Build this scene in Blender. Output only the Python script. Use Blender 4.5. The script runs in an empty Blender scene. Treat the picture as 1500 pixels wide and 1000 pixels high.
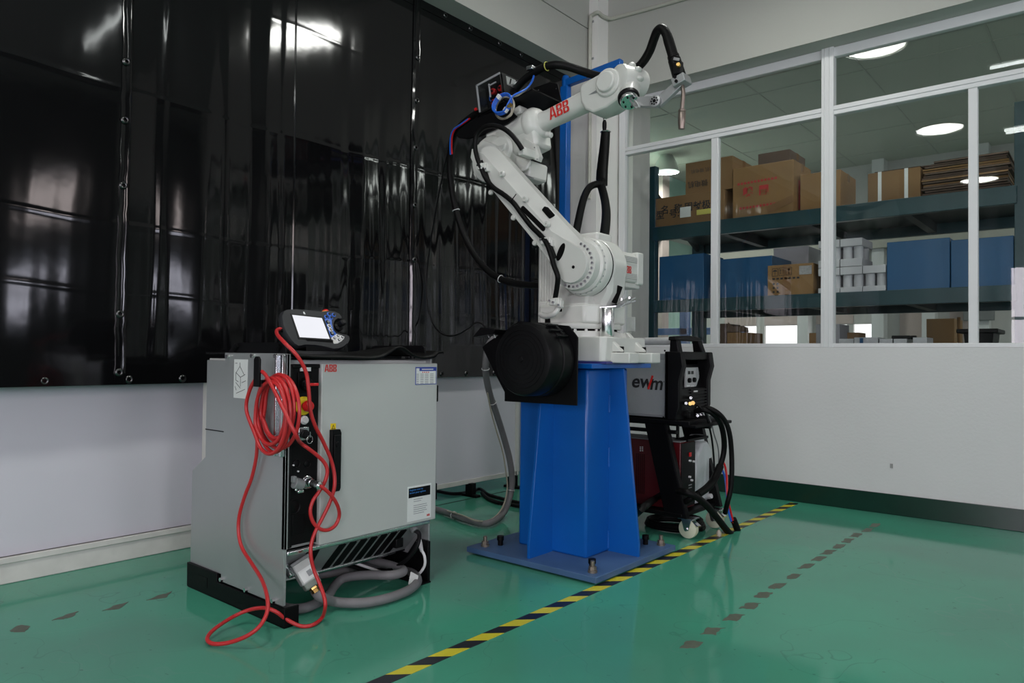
import bpy, bmesh, math, random
from mathutils import Vector, Matrix
random.seed(7)
S = bpy.context.scene
COL = S.collection
PI = math.pi
V = Vector

# ------------------------------------------------------------------ camera
FPX = 1068.0
YAW, PIT, ROL = 0.6973775, 0.018915, 0.010678
CAM = V((0, 0, 0.97))
_f = V((-math.sin(YAW) * math.cos(PIT), math.cos(YAW) * math.cos(PIT), math.sin(PIT)))
_r0 = V((math.cos(YAW), math.sin(YAW), 0)); _u0 = _r0.cross(_f)
RT = _r0 * math.cos(ROL) + _u0 * math.sin(ROL)
UP = -_r0 * math.sin(ROL) + _u0 * math.cos(ROL)
cd = bpy.data.cameras.new('camera'); cam = bpy.data.objects.new('camera', cd); COL.objects.link(cam)
cd.sensor_width = 36; cd.lens = 36 * FPX / 1500; cd.clip_start = 0.05; cd.clip_end = 100
cam.matrix_world = Matrix(((RT.x, UP.x, -_f.x, 0), (RT.y, UP.y, -_f.y, 0), (RT.z, UP.z, -_f.z, CAM.z), (0, 0, 0, 1)))
S.camera = cam

# ------------------------------------------------------------------ exposure, world, daylight
S.view_settings.view_transform = 'Standard'; S.view_settings.look = 'None'
S.view_settings.gamma = 1; S.view_settings.use_curve_mapping = False
S.view_settings.exposure = 0.0
w = bpy.data.worlds.new('overcast_sky'); S.world = w; w.use_nodes = True
w.node_tree.nodes['Background'].inputs[0].default_value = (0.75, 0.82, 1.0, 1)
w.node_tree.nodes['Background'].inputs[1].default_value = 0.6


def area(name, loc, direction, sx, sy, radiance, col):
    L = bpy.data.lights.new(name, 'AREA'); L.shape = 'RECTANGLE'; L.size = sx; L.size_y = sy
    L.energy = radiance * sx * sy * PI; L.color = col
    o = bpy.data.objects.new(name, L); COL.objects.link(o)
    o.location = loc; o.rotation_euler = V(direction).to_track_quat('-Z', 'Z' if abs(direction[2]) < .9 else 'Y').to_euler()
    return o


HX0, HX1, HY0, HY1, HZ = -4.4, 5.2, -5.0, 5.05, 4.7          # the hall
WX_LOW = [(-4.4, -2.6), (-1.9, 0.0), (1.0, 2.1), (3.45, 4.02)]   # window openings in the wall opposite the curtain (Y ranges)
WY_LOW = [(-1.5, -0.2), (1.4, 3.4)]                            # window openings in the wall behind the camera (X ranges); second added for fill
DAY = 11.5
for a, b in WX_LOW:
    area('window_daylight', (HX1 + .12, (a + b) / 2, 1.85), (-1, 0, 0), b - a, 1.2, DAY, (0.86, 0.86, 1.0))
    area('window_daylight', (HX1 + .12, (a + b) / 2, 3.10), (-1, 0, 0), b - a, .9, DAY * .8, (1.0, 0.86, 0.83))
for a, b in WY_LOW:
    area('window_daylight', ((a + b) / 2, HY0 - .12, 1.7), (0, 1, 0), b - a, 1.8, DAY * 1.05, (0.97, 0.88, 0.97))  # daylight of the rear windows, including the added fill one

# ------------------------------------------------------------------ pixel rays onto real planes
def ray(x, y): return _f + RT * ((x - 750) / FPX) - UP * ((y - 500) / FPX)
def PX(x, y, X): d = ray(x, y); return CAM + d * (X / d.x)
def PY(x, y, Y): d = ray(x, y); return CAM + d * (Y / d.y)
def PZ(x, y, Z): d = ray(x, y); return CAM + d * ((Z - CAM.z) / d.z)

# ------------------------------------------------------------------ materials
def sr(r, g, b):
    f = lambda c: (c / 255 / 12.92) if c / 255 <= .04045 else ((c / 255 + .055) / 1.055) ** 2.4
    return (f(r), f(g), f(b))


def mat(name, col, rough=.5, metal=0., spec=.5, nscale=12., namt=.06, bscale=0., bstr=0., coat=0., rvar=0.):
    m = bpy.data.materials.new(name); m.use_nodes = True
    nt = m.node_tree; N = nt.nodes; L = nt.links
    p = N['Principled BSDF']
    p.inputs['Roughness'].default_value = rough; p.inputs['Metallic'].default_value = metal
    p.inputs['Specular IOR Level'].default_value = spec; p.inputs['Coat Weight'].default_value = coat
    tc = N.new('ShaderNodeTexCoord')
    no = N.new('ShaderNodeTexNoise'); no.inputs['Scale'].default_value = nscale; no.inputs['Detail'].default_value = 4
    L.new(tc.outputs['Object'], no.inputs['Vector'])
    mx = N.new('ShaderNodeMix'); mx.data_type = 'RGBA'
    mx.inputs['A'].default_value = (*[c * (1 - namt) for c in col], 1); mx.inputs['B'].default_value = (*[min(1, c * (1 + namt)) for c in col], 1)
    L.new(no.outputs['Fac'], mx.inputs['Factor']); L.new(mx.outputs['Result'], p.inputs['Base Color'])
    if rvar:
        mr = N.new('ShaderNodeMapRange'); mr.inputs['To Min'].default_value = max(0, rough - rvar); mr.inputs['To Max'].default_value = rough + rvar
        L.new(no.outputs['Fac'], mr.inputs['Value']); L.new(mr.outputs['Result'], p.inputs['Roughness'])
    if bstr:
        n2 = N.new('ShaderNodeTexNoise'); n2.inputs['Scale'].default_value = bscale; n2.inputs['Detail'].default_value = 3
        L.new(tc.outputs['Object'], n2.inputs['Vector'])
        b = N.new('ShaderNodeBump'); b.inputs['Strength'].default_value = bstr; b.inputs['Distance'].default_value = .01
        L.new(n2.outputs['Fac'], b.inputs['Height']); L.new(b.outputs['Normal'], p.inputs['Normal'])
    return m


def emit(name, col, strength, nscale=3., namt=.05):
    m = bpy.data.materials.new(name); m.use_nodes = True
    nt = m.node_tree; N = nt.nodes; L = nt.links; N.remove(N['Principled BSDF'])
    e = N.new('ShaderNodeEmission'); e.inputs['Strength'].default_value = strength
    no = N.new('ShaderNodeTexNoise'); no.inputs['Scale'].default_value = nscale
    mx = N.new('ShaderNodeMix'); mx.data_type = 'RGBA'
    mx.inputs['A'].default_value = (*[c * (1 - namt) for c in col], 1); mx.inputs['B'].default_value = (*[c * (1 + namt) for c in col], 1)
    L.new(no.outputs['Fac'], mx.inputs['Factor']); L.new(mx.outputs['Result'], e.inputs['Color'])
    L.new(e.outputs[0], N['Material Output'].inputs['Surface'])
    return m


def glassmat(name, tint, f0=.04, rough=0., dirt=0.):
    m = bpy.data.materials.new(name); m.use_nodes = True
    nt = m.node_tree; N = nt.nodes; L = nt.links; N.remove(N['Principled BSDF'])
    t = N.new('ShaderNodeBsdfTransparent'); t.inputs[0].default_value = (*tint, 1)
    g = N.new('ShaderNodeBsdfGlossy'); g.inputs['Roughness'].default_value = rough; g.inputs[0].default_value = (1, 1, 1, 1)
    lw = N.new('ShaderNodeLayerWeight'); lw.inputs[0].default_value = .5
    pw = N.new('ShaderNodeMath'); pw.operation = 'POWER'; pw.inputs[1].default_value = 5
    ma = N.new('ShaderNodeMath'); ma.operation = 'MULTIPLY_ADD'; ma.inputs[1].default_value = 1 - f0; ma.inputs[2].default_value = f0
    L.new(lw.outputs['Facing'], pw.inputs[0]); L.new(pw.outputs[0], ma.inputs[0])
    mx = N.new('ShaderNodeMixShader')
    L.new(ma.outputs[0], mx.inputs[0]); L.new(t.outputs[0], mx.inputs[1]); L.new(g.outputs[0], mx.inputs[2])
    out = mx
    if dirt:
        d = N.new('ShaderNodeBsdfDiffuse'); d.inputs[0].default_value = (.55, .56, .56, 1)
        tc = N.new('ShaderNodeTexCoord'); mp = N.new('ShaderNodeMapping'); mp.inputs['Scale'].default_value = (9, 9, .5)
        no = N.new('ShaderNodeTexNoise'); no.inputs['Scale'].default_value = 1.6; no.inputs['Detail'].default_value = 5
        L.new(tc.outputs['Object'], mp.inputs[0]); L.new(mp.outputs[0], no.inputs['Vector'])
        mr = N.new('ShaderNodeMapRange'); mr.inputs['From Min'].default_value = .45; mr.inputs['From Max'].default_value = .85
        mr.inputs['To Min'].default_value = 0.001; mr.inputs['To Max'].default_value = dirt
        L.new(no.outputs['Fac'], mr.inputs['Value'])
        m2 = N.new('ShaderNodeMixShader'); L.new(mr.outputs[0], m2.inputs[0]); L.new(mx.outputs[0], m2.inputs[1]); L.new(d.outputs[0], m2.inputs[2])
        out = m2
    L.new(out.outputs[0], N['Material Output'].inputs['Surface'])
    return m


def floor_mat():
    m = mat('green_epoxy', (.070, .350, .228), .085, spec=.19, nscale=1.3, namt=.10, rvar=.03)
    nt = m.node_tree; N = nt.nodes; L = nt.links; p = N['Principled BSDF']
    tc = [n for n in N if n.bl_idname == 'ShaderNodeTexCoord'][0]
    src = p.inputs['Base Color'].links[0].from_socket
    # thin scuffs
    for sc, seed, lo, hi, col, amt in ((1.1, 0, .503, .5045, (.16, .34, .28), .22), (1.7, 7, .47, .4712, (.03, .12, .09), .35), (1.1, 3, .58, .76, (.085, .24, .18), .5), (34., 5, .745, .78, (.03, .10, .08), .5)):
        no = N.new('ShaderNodeTexNoise'); no.inputs['Scale'].default_value = sc; no.inputs['Detail'].default_value = 3
        mp = N.new('ShaderNodeMapping'); mp.inputs['Location'].default_value = (seed, seed * 2, 0)
        L.new(tc.outputs['Object'], mp.inputs[0]); L.new(mp.outputs[0], no.inputs['Vector'])
        a = N.new('ShaderNodeMapRange'); a.inputs['From Min'].default_value = lo - (hi - lo); a.inputs['From Max'].default_value = lo
        b = N.new('ShaderNodeMapRange'); b.inputs['From Min'].default_value = hi; b.inputs['From Max'].default_value = hi + (hi - lo); b.inputs['To Min'].default_value = 1; b.inputs['To Max'].default_value = 0
        L.new(no.outputs['Fac'], a.inputs['Value']); L.new(no.outputs['Fac'], b.inputs['Value'])
        mu = N.new('ShaderNodeMath'); mu.operation = 'MULTIPLY'; L.new(a.outputs[0], mu.inputs[0])
        if sc in (1.1, 1.7) and amt < .4: L.new(b.outputs[0], mu.inputs[1])
        else: mu.inputs[1].default_value = 1
        m2 = N.new('ShaderNodeMath'); m2.operation = 'MULTIPLY'; m2.inputs[1].default_value = amt; L.new(mu.outputs[0], m2.inputs[0])
        mx = N.new('ShaderNodeMix'); mx.data_type = 'RGBA'; mx.inputs['B'].default_value = (*col, 1)
        L.new(m2.outputs[0], mx.inputs['Factor']); L.new(src, mx.inputs['A']); src = mx.outputs['Result']
    L.new(src, p.inputs['Base Color'])
    n3 = N.new('ShaderNodeTexNoise'); n3.inputs['Scale'].default_value = 3.; n3.inputs['Detail'].default_value = 2
    bu = N.new('ShaderNodeBump'); bu.inputs['Strength'].default_value = .018; bu.inputs['Distance'].default_value = .02
    L.new(tc.outputs['Object'], n3.inputs['Vector']); L.new(n3.outputs['Fac'], bu.inputs['Height']); L.new(bu.outputs['Normal'], p.inputs['Normal'])
    return m


def tape_mat():
    m = bpy.data.materials.new('hazard_tape'); m.use_nodes = True
    nt = m.node_tree; N = nt.nodes; L = nt.links; p = N['Principled BSDF']; p.inputs['Roughness'].default_value = .35
    tc = N.new('ShaderNodeTexCoord'); sp = N.new('ShaderNodeSeparateXYZ'); L.new(tc.outputs['Object'], sp.inputs[0])
    a = N.new('ShaderNodeMath'); a.operation = 'MULTIPLY_ADD'; a.inputs[1].default_value = -1.0
    L.new(sp.outputs['X'], a.inputs[0]); L.new(sp.outputs['Y'], a.inputs[2])
    b = N.new('ShaderNodeMath'); b.operation = 'DIVIDE'; b.inputs[1].default_value = .175; L.new(a.outputs[0], b.inputs[0])
    c = N.new('ShaderNodeMath'); c.operation = 'FRACT'; L.new(b.outputs[0], c.inputs[0])
    d = N.new('ShaderNodeMath'); d.operation = 'GREATER_THAN'; d.inputs[1].default_value = .5; L.new(c.outputs[0], d.inputs[0])
    mx = N.new('ShaderNodeMix'); mx.data_type = 'RGBA'; mx.inputs['A'].default_value = (.012, .013, .02, 1); mx.inputs['B'].default_value = (.64, .57, .03, 1)
    L.new(d.outputs[0], mx.inputs['Factor']); L.new(mx.outputs['Result'], p.inputs['Base Color'])
    return m


WHITE = mat('white_wall_paint', (.66, .66, .65), .62, nscale=2., namt=.03, bscale=60, bstr=.08)
WHITE2 = mat('white_lower_wall_board', (.62, .61, .66), .5, nscale=2., namt=.03)
COLW = mat('white_column_paint_lit', (.80, .79, .75), .6, nscale=2., namt=.03)  # wall white lightened to make up for weak light on the column
BEAMW = mat('white_beam_paint_shaded', (.44, .445, .405), .65, nscale=1.5, namt=.04, bscale=50, bstr=.06)  # white darkened to carry the shade above the lamp domes
HALLW = mat('hall_wall_paint', (.10, .105, .10), .8)
CEIL = mat('ceiling_panels', (.50, .53, .46), .7, nscale=1.2, namt=.08)
HALLC = mat('hall_ceiling_panels', (.30, .31, .29), .8)
BASEG = mat('dark_green_skirting_paint', (.006, .030, .020), .22, nscale=6, namt=.3)
BASEW = mat('worn_white_skirting', (.62, .61, .57), .6, nscale=9, namt=.18)
FRAME = mat('white_aluminium_frame', (.70, .71, .71), .35, nscale=4, namt=.03)
PANE = glassmat('window_glass', (.95, .97, .96), .019, 0., .012)
FLOOR = floor_mat()
SFLOOR = mat('storage_floor', (.20, .26, .24), .4)
CURT = mat('black_pvc_sheet', (.0035, .0036, .004), 0.085, spec=.44, nscale=8, namt=.3, bscale=5, bstr=.06)
GROM = mat('dark_nickel_grommet', (.10, .10, .10), .28, 1.)
CABG = mat('light_grey_powder_coat', (.465, .485, .465), .45, nscale=250, namt=.03, bscale=400, bstr=.05)
CABS = mat('satin_grey_sheet_steel', (.37, .385, .385), .34, .45, nscale=3, namt=.05)
GALV = mat('galvanised_steel', (.62, .63, .65), .25, 1., nscale=20, namt=.1)
CHROME = mat('bright_steel', (.80, .80, .80), .24, 1.)
BLK = mat('black_plastic', (.0045, .0045, .005), .42, spec=.16, nscale=30, namt=.15)
BLKM = mat('matt_black_steel', (.003, .003, .0035), .45, spec=.14, nscale=20, namt=.2)
BLKG = mat('gloss_black_steel', (.005, .005, .006), .16, nscale=20, namt=.2)
RUB = mat('black_rubber', (.004, .004, .004), .48, spec=.15, nscale=40, namt=.25, bscale=90, bstr=.1)
PEND = mat('charcoal_soft_plastic', (.024, .025, .028), .48, spec=.2, nscale=60, namt=.1)
GREYP = mat('grey_plastic', (.20, .21, .21), .45)
HOSE = mat('dusty_grey_hose', (.17, .165, .17), .6, nscale=14, namt=.25)
RED = mat('red_cable_jacket', (.50, .022, .025), .38, nscale=20, namt=.08)
REDB = mat('red_plastic', (.62, .012, .015), .3)
REDM = mat('dark_red_paint', (.085, .004, .007), .35, nscale=10, namt=.1)
INK = mat('red_logo_ink', (.60, .02, .015), .45)
YEL = mat('yellow_plastic', (.80, .58, .01), .4)
WHP = mat('white_plastic', (.72, .72, .72), .35)
LABEL = mat('white_label_paper', (.70, .72, .70), .5)
LBLUE = mat('blue_label_ink', (.03, .06, .32), .5)
INKB = mat('black_print_ink', (.015, .015, .016), .6)
INKG = mat('grey_print_ink', (.28, .29, .30), .6)
ROB = mat('robot_graphite_white', (.60, .61, .57), .36, nscale=30, namt=.025, coat=.15)
ROBD = mat('dark_cavity', (.004, .004, .004), .8, spec=.08)
BLUE = mat('glossy_blue_enamel', (.004, .100, .40), .30, spec=.35, nscale=3, namt=.10, bscale=25, bstr=.03, coat=.08)
BLUED = mat('dusty_blue_enamel', (.060, .125, .255), .5, nscale=5, namt=.25)
BLUET = mat('blue_air_tube', (.02, .13, .62), .3)
BEIGE = mat('beige_tube', (.42, .38, .30), .45)
BRASS = mat('brass', (.70, .45, .15), .3, 1.)
BRONZE = mat('worn_copper', (.27, .225, .195), .4, .9, nscale=40, namt=.25)
STUD = mat('weathered_stud', (.23, .20, .16), .42, .7, nscale=60, namt=.3)
KRAFT = mat('kraft_cardboard', (.20, .112, .045), .8, nscale=5, namt=.14, bscale=60, bstr=.06)
KRAFT2 = mat('pale_kraft_cardboard', (.235, .130, .048), .8, nscale=5, namt=.12)
KRAFTD = mat('dark_cardboard', (.10, .065, .045), .85, nscale=9, namt=.3)
TAPE = mat('brown_packing_tape', (.22, .12, .055), .2)
RACK = mat('dark_teal_rack_paint', (.007, .042, .050), .35, nscale=6, namt=.15)
RACKD = mat('rack_underside', (.012, .018, .020), .5)
BBOX = mat('blue_corrugated_plastic', (.006, .074, .185), .42, nscale=6, namt=.08)
PAPERW = mat('white_carton', (.52, .52, .54), .6)
SILV = mat('silver_welder_panel', (.42, .43, .43), .4, .3, nscale=80, namt=.04)
JUG = mat('translucent_white_jug', (.62, .65, .66), .35, nscale=4, namt=.05)
WHEEL = mat('cream_nylon_wheel', (.66, .68, .52), .4)
CLEAR = glassmat('clear_acrylic', (.86, .87, .88), .05, .03)
TEAL = mat('storage_teal_wall', (.42, .64, .57), .7)
PINKW = mat('pinkish_wall', (.52, .43, .40), .7)
CONC = mat('tape_residue_brown', (.105, .125, .09), .55, nscale=40, namt=.4)
SCREEN = emit('lit_lcd_screen', (.93, .94, 1.0), .95, 1.5, .03)
SCREENB = emit('lit_lcd_edge', (.30, .16, .95), .7)
DAYP = emit('overcast_daylight_pane', (.97, .93, .95), 1.6, .6, .1)
LAMPE = emit('lamp_glow', (.95, 1.0, .98), 22.)
DOMEM = mat('spun_aluminium_dome', (.75, .77, .76), .3, .8)

# ------------------------------------------------------------------ mesh builder
def frame_of(axis):
    a = V(axis).normalized()
    t = V((0, 0, 1)) if abs(a.z) < .95 else V((1, 0, 0))
    u = t.cross(a).normalized(); return u, a.cross(u), a


def smooth_path(pts, sub=6, closed=False):
    P = [V(p) for p in pts]; n = len(P)
    if n < 3 or sub < 2: return P
    out = []
    for i in range(n if closed else n - 1):
        if closed: p0, p1, p2, p3 = P[(i - 1) % n], P[i], P[(i + 1) % n], P[(i + 2) % n]
        else: p0, p1, p2, p3 = P[max(i - 1, 0)], P[i], P[i + 1], P[min(i + 2, n - 1)]
        for k in range(sub):
            t = k / sub
            out.append(.5 * ((2 * p1) + (p2 - p0) * t + (2 * p0 - 5 * p1 + 4 * p2 - p3) * t * t + (3 * p1 - p0 - 3 * p2 + p3) * t ** 3))
    if not closed: out.append(P[-1])
    return out


class MB:
    def __init__(s): s.v = []; s.f = []
    def add(s, vs, fs):
        o = len(s.v); s.v += [V(p) for p in vs]; s.f += [tuple(i + o for i in f) for f in fs]; return s
    def box(s, x0, x1, y0, y1, z0, z1):
        x0, x1 = sorted((x0, x1)); y0, y1 = sorted((y0, y1)); z0, z1 = sorted((z0, z1))
        return s.add([(x0, y0, z0), (x1, y0, z0), (x1, y1, z0), (x0, y1, z0), (x0, y0, z1), (x1, y0, z1), (x1, y1, z1), (x0, y1, z1)],
                     [(0, 3, 2, 1), (4, 5, 6, 7), (0, 1, 5, 4), (1, 2, 6, 5), (2, 3, 7, 6), (3, 0, 4, 7)])
    def loft(s, A, B, capa=True, capb=True):
        n = len(A)
        f = [(i, (i + 1) % n, n + (i + 1) % n, n + i) for i in range(n)]
        if capa: f.append(tuple(range(n - 1, -1, -1)))
        if capb: f.append(tuple(range(n, 2 * n)))
        return s.add(list(A) + list(B), f)
    def lofts(s, rings):
        n = len(rings[0]); vs = [p for r in rings for p in r]; f = []
        for k in range(len(rings) - 1):
            for i in range(n): f.append((k * n + i, k * n + (i + 1) % n, (k + 1) * n + (i + 1) % n, (k + 1) * n + i))
        f.append(tuple(range(n - 1, -1, -1))); f.append(tuple(range((len(rings) - 1) * n, len(rings) * n)))
        return s.add(vs, f)
    def xz(s, poly, y0, y1): return s.loft([(p[0], y0, p[1]) for p in poly], [(p[0], y1, p[1]) for p in poly])
    def yz(s, poly, x0, x1): return s.loft([(x0, p[0], p[1]) for p in poly], [(x1, p[0], p[1]) for p in poly])
    def xy(s, poly, z0, z1): return s.loft([(p[0], p[1], z0) for p in poly], [(p[0], p[1], z1) for p in poly])
    def cyl(s, p0, p1, r0, r1=None, n=24):
        p0, p1 = V(p0), V(p1); r1 = r0 if r1 is None else r1
        u, v, a = frame_of(p1 - p0)
        c = [(math.cos(2 * PI * i / n), math.sin(2 * PI * i / n)) for i in range(n)]
        return s.loft([p0 + u * (x * r0) + v * (y * r0) for x, y in c], [p1 + u * (x * r1) + v * (y * r1) for x, y in c])
    def lathe(s, prof, org, axis, n=32, caps=True):
        org = V(org); u, v, a = frame_of(axis); vs = []; fs = []
        for r, h in prof:
            for i in range(n):
                t = 2 * PI * i / n; vs.append(org + a * h + u * (r * math.cos(t)) + v * (r * math.sin(t)))
        m = len(prof)
        for k in range(m - 1):
            for i in range(n): fs.append((k * n + i, k * n + (i + 1) % n, (k + 1) * n + (i + 1) % n, (k + 1) * n + i))
        if caps:
            fs.append(tuple(range(n - 1, -1, -1))); fs.append(tuple(range((m - 1) * n, m * n)))
        return s.add(vs, fs)
    def tube(s, pts, r, n=10, sub=6, closed=False):
        P = smooth_path(pts, sub, closed); m = len(P); rad = r if callable(r) else (lambda t: r)
        T = []
        for i in range(m):
            a = P[(i - 1) % m] if closed else P[max(i - 1, 0)]; b = P[(i + 1) % m] if closed else P[min(i + 1, m - 1)]
            d = b - a; T.append(d.normalized() if d.length > 1e-9 else (T[-1] if T else V((0, 0, 1))))
        u = frame_of(T[0])[0]; vs = []; fs = []
        for i in range(m):
            u = (u - T[i] * u.dot(T[i]))
            u = u.normalized() if u.length > 1e-6 else frame_of(T[i])[0]
            w_ = T[i].cross(u); rr = rad(i / max(1, m - 1))
            for k in range(n):
                t = 2 * PI * k / n; vs.append(P[i] + u * (rr * math.cos(t)) + w_ * (rr * math.sin(t)))
        for i in range(m if closed else m - 1):
            j = (i + 1) % m
            for k in range(n): fs.append((i * n + k, i * n + (k + 1) % n, j * n + (k + 1) % n, j * n + k))
        if not closed:
            fs.append(tuple(range(n - 1, -1, -1))); fs.append(tuple(range((m - 1) * n, m * n)))
        return s.add(vs, fs)
    def bar(s, p0, p1, wdt, hgt, side=None):
        p0, p1 = V(p0), V(p1); a = (p1 - p0).normalized()
        u = V(side) if side else frame_of(a)[0]
        u = (u - a * u.dot(a)).normalized(); v = a.cross(u)
        q = [(-.5, -.5), (.5, -.5), (.5, .5), (-.5, .5)]
        return s.loft([p0 + u * (x * wdt) + v * (y * hgt) for x, y in q], [p1 + u * (x * wdt) + v * (y * hgt) for x, y in q])
    def quad(s, a, b, c, d): return s.add([a, b, c, d], [(0, 1, 2, 3)])
    def poly3(s, pts): return s.add(pts, [tuple(range(len(pts)))])
    def ell(s, c, rx, ry, rz, n=20, m=12):
        c = V(c); vs = []; fs = []
        for i in range(m + 1):
            th = PI * (i / m * .998 + .001)
            for k in range(n):
                ph = 2 * PI * k / n; vs.append(c + V((rx * math.sin(th) * math.cos(ph), ry * math.sin(th) * math.sin(ph), rz * math.cos(th))))
        for i in range(m):
            for k in range(n): fs.append((i * n + k, (i + 1) * n + k, (i + 1) * n + (k + 1) % n, i * n + (k + 1) % n))
        fs.append(tuple(range(n))); fs.append(tuple(range(m * n + n - 1, m * n - 1, -1)))
        return s.add(vs, fs)
    def xf(s, M):
        s.v = [M @ p for p in s.v]; return s


ORG = {}


def obj(name, mb, m, parent=None, bevel=0., org=None, fix=True, ang=38):
    me = bpy.data.meshes.new(name)
    if parent is not None: o0 = ORG[parent.name]
    elif org is not None: o0 = V(org)
    else:
        xs = [p.x for p in mb.v]; ys = [p.y for p in mb.v]; zs = [p.z for p in mb.v]
        o0 = V(((min(xs) + max(xs)) / 2, (min(ys) + max(ys)) / 2, min(zs)))
    me.from_pydata([p - o0 for p in mb.v], [], mb.f)
    if fix:
        b = bmesh.new(); b.from_mesh(me); bmesh.ops.recalc_face_normals(b, faces=b.faces); b.to_mesh(me); b.free()
    me.polygons.foreach_set('use_smooth', [True] * len(me.polygons))
    me.set_sharp_from_angle(angle=math.radians(ang))
    me.materials.append(m)
    o = bpy.data.objects.new(name, me); COL.objects.link(o)
    if parent is not None: o.parent = parent
    else: o.location = o0
    ORG[o.name] = o0
    if bevel:
        md = o.modifiers.new('edge', 'BEVEL'); md.width = bevel; md.segments = 2; md.limit_method = 'ANGLE'; md.angle_limit = math.radians(40)
    return o


def tag(o, label, cat, group=None, kind=None):
    if label: o['label'] = label
    if cat: o['category'] = cat
    if group: o['group'] = group
    if kind: o['kind'] = kind
    return o


def thing(name, label, cat, loc, group=None):
    o = bpy.data.objects.new(name, None); COL.objects.link(o); o.location = loc; o.empty_display_size = .05
    ORG[o.name] = V(loc); return tag(o, label, cat, group)


def single(name, mb, m, label, cat, group=None, bevel=0.):
    return tag(obj(name, mb, m, None, bevel), label, cat, group)


def struct(name, mb, m, parent=None, bevel=0.):
    o = obj(name, mb, m, parent, bevel)
    if parent is None: o['kind'] = 'structure'
    return o


def lab(o, label): o['label'] = label; return o


def bolts(parent, pts, axis, r, h, m=None, name='bolt', hexa=True):
    """One bolt head mesh, copied to every point, sticking out along axis."""
    m = m or CHROME; base = None; axis = V(axis).normalized()
    for p in pts:
        p = V(p)
        if base is None:
            mb = MB().cyl(p - axis * .001, p + axis * h, r, r * .92, 6 if hexa else 12)
            base = obj(name, mb, m, parent, 0, ang=30); p0 = p
        else:
            c = base.copy(); COL.objects.link(c); c.parent = parent; c.location = base.location + (p - p0)
            ORG[c.name] = ORG[parent.name]


def copy_tree(o, parent=None, loc=None):
    c = o.copy(); COL.objects.link(c)
    if parent: c.parent = parent
    if loc is not None: c.location = loc
    ORG[c.name] = V(loc) if loc is not None else ORG.get(o.name, V())
    for ch in list(o.children): copy_tree(ch, c)
    return c


def text(body, size, m, loc, right, up, parent, name='lettering', align='CENTER', bold=0., sx=1., depth=.0006, shear=0.):
    cu = bpy.data.curves.new('lettering', 'FONT'); cu.body = body; cu.size = size; cu.align_x = align; cu.align_y = 'CENTER'
    cu.offset = bold; cu.extrude = depth; cu.resolution_u = 3; cu.shear = shear
    t = bpy.data.objects.new('lettering_source', cu); COL.objects.link(t)
    dg = bpy.context.evaluated_depsgraph_get(); dg.update()
    me = bpy.data.meshes.new_from_object(t.evaluated_get(dg)); bpy.data.objects.remove(t); bpy.data.curves.remove(cu)
    r, u = V(right).normalized(), V(up).normalized(); nrm = r.cross(u); o0 = ORG[parent.name]; loc = V(loc)
    for v in me.vertices: v.co = loc + r * (v.co.x * sx) + u * v.co.y + nrm * v.co.z - o0
    me.materials.clear(); me.materials.append(m); me.name = name
    o = bpy.data.objects.new(name, me); COL.objects.link(o); o.parent = parent; ORG[o.name] = o0
    return o


# block letters of the red three-letter logo (unit height)
_A1 = [(0, 0), (.17, 0), (.205, .2), (.335, .2), (.335, .36), (.245, .36), (.335, .76), (.335, 1), (.215, 1)]
_A2 = [(.715 - x, y) for x, y in _A1][::-1]
_Bl = [(0, 0), (.27, 0), (.27, .15), (.17, .15), (.17, .38), (.27, .38), (.27, .485), (0, .485)]
_Br = [(.295, 0), (.42, 0), (.52, .04), (.57, .13), (.57, .31), (.53, .42), (.45, .485), (.295, .485), (.295, .38), (.36, .37), (.39, .32), (.39, .2), (.36, .155), (.295, .15)]
_Bu = [[(x, 1 - y * .99) for x, y in P][::-1] for P in (_Bl, _Br)]


def logo(parent, loc, right, up, h, m=None, lift=.0008):
    r, u = V(right).normalized(), V(up).normalized(); n = r.cross(u); loc = V(loc); mb = MB()
    for ox, polys in ((0, [_A1, _A2]), (.76, [_Bl, _Br] + _Bu), (1.40, [_Bl, _Br] + _Bu)):
        for P in polys:
            a = [loc + r * ((ox + x) * h) + u * (y * h) + n * lift for x, y in P]
            b = [p + n * .0004 for p in a]
            mb.loft(a, b)
    return obj('logo_letters', mb, m or INK, parent, fix=True)


def wall_open(axis, c0, c1, u0, u1, z0, z1, holes):
    """Wall slab across axis 'x' or 'y' from c0 to c1 with rectangular openings (u0,u1,z0,z1)."""
    us = sorted({u0, u1, *[h[0] for h in holes], *[h[1] for h in holes]}); zs = sorted({z0, z1, *[h[2] for h in holes], *[h[3] for h in holes]})
    mb = MB()
    for a, b in zip(us, us[1:]):
        run = None
        for c, d in zip(zs, zs[1:]):
            hole = any(h[0] - 1e-6 <= a and b <= h[1] + 1e-6 and h[2] - 1e-6 <= c and d <= h[3] + 1e-6 for h in holes)
            if hole:
                if run: _slab(mb, axis, c0, c1, a, b, *run); run = None
            else: run = (run[0], d) if run else (c, d)
        if run: _slab(mb, axis, c0, c1, a, b, *run)
    return mb


def _slab(mb, axis, c0, c1, a, b, z0, z1):
    if axis == 'x': mb.box(c0, c1, a, b, z0, z1)
    else: mb.box(a, b, c0, c1, z0, z1)

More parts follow.
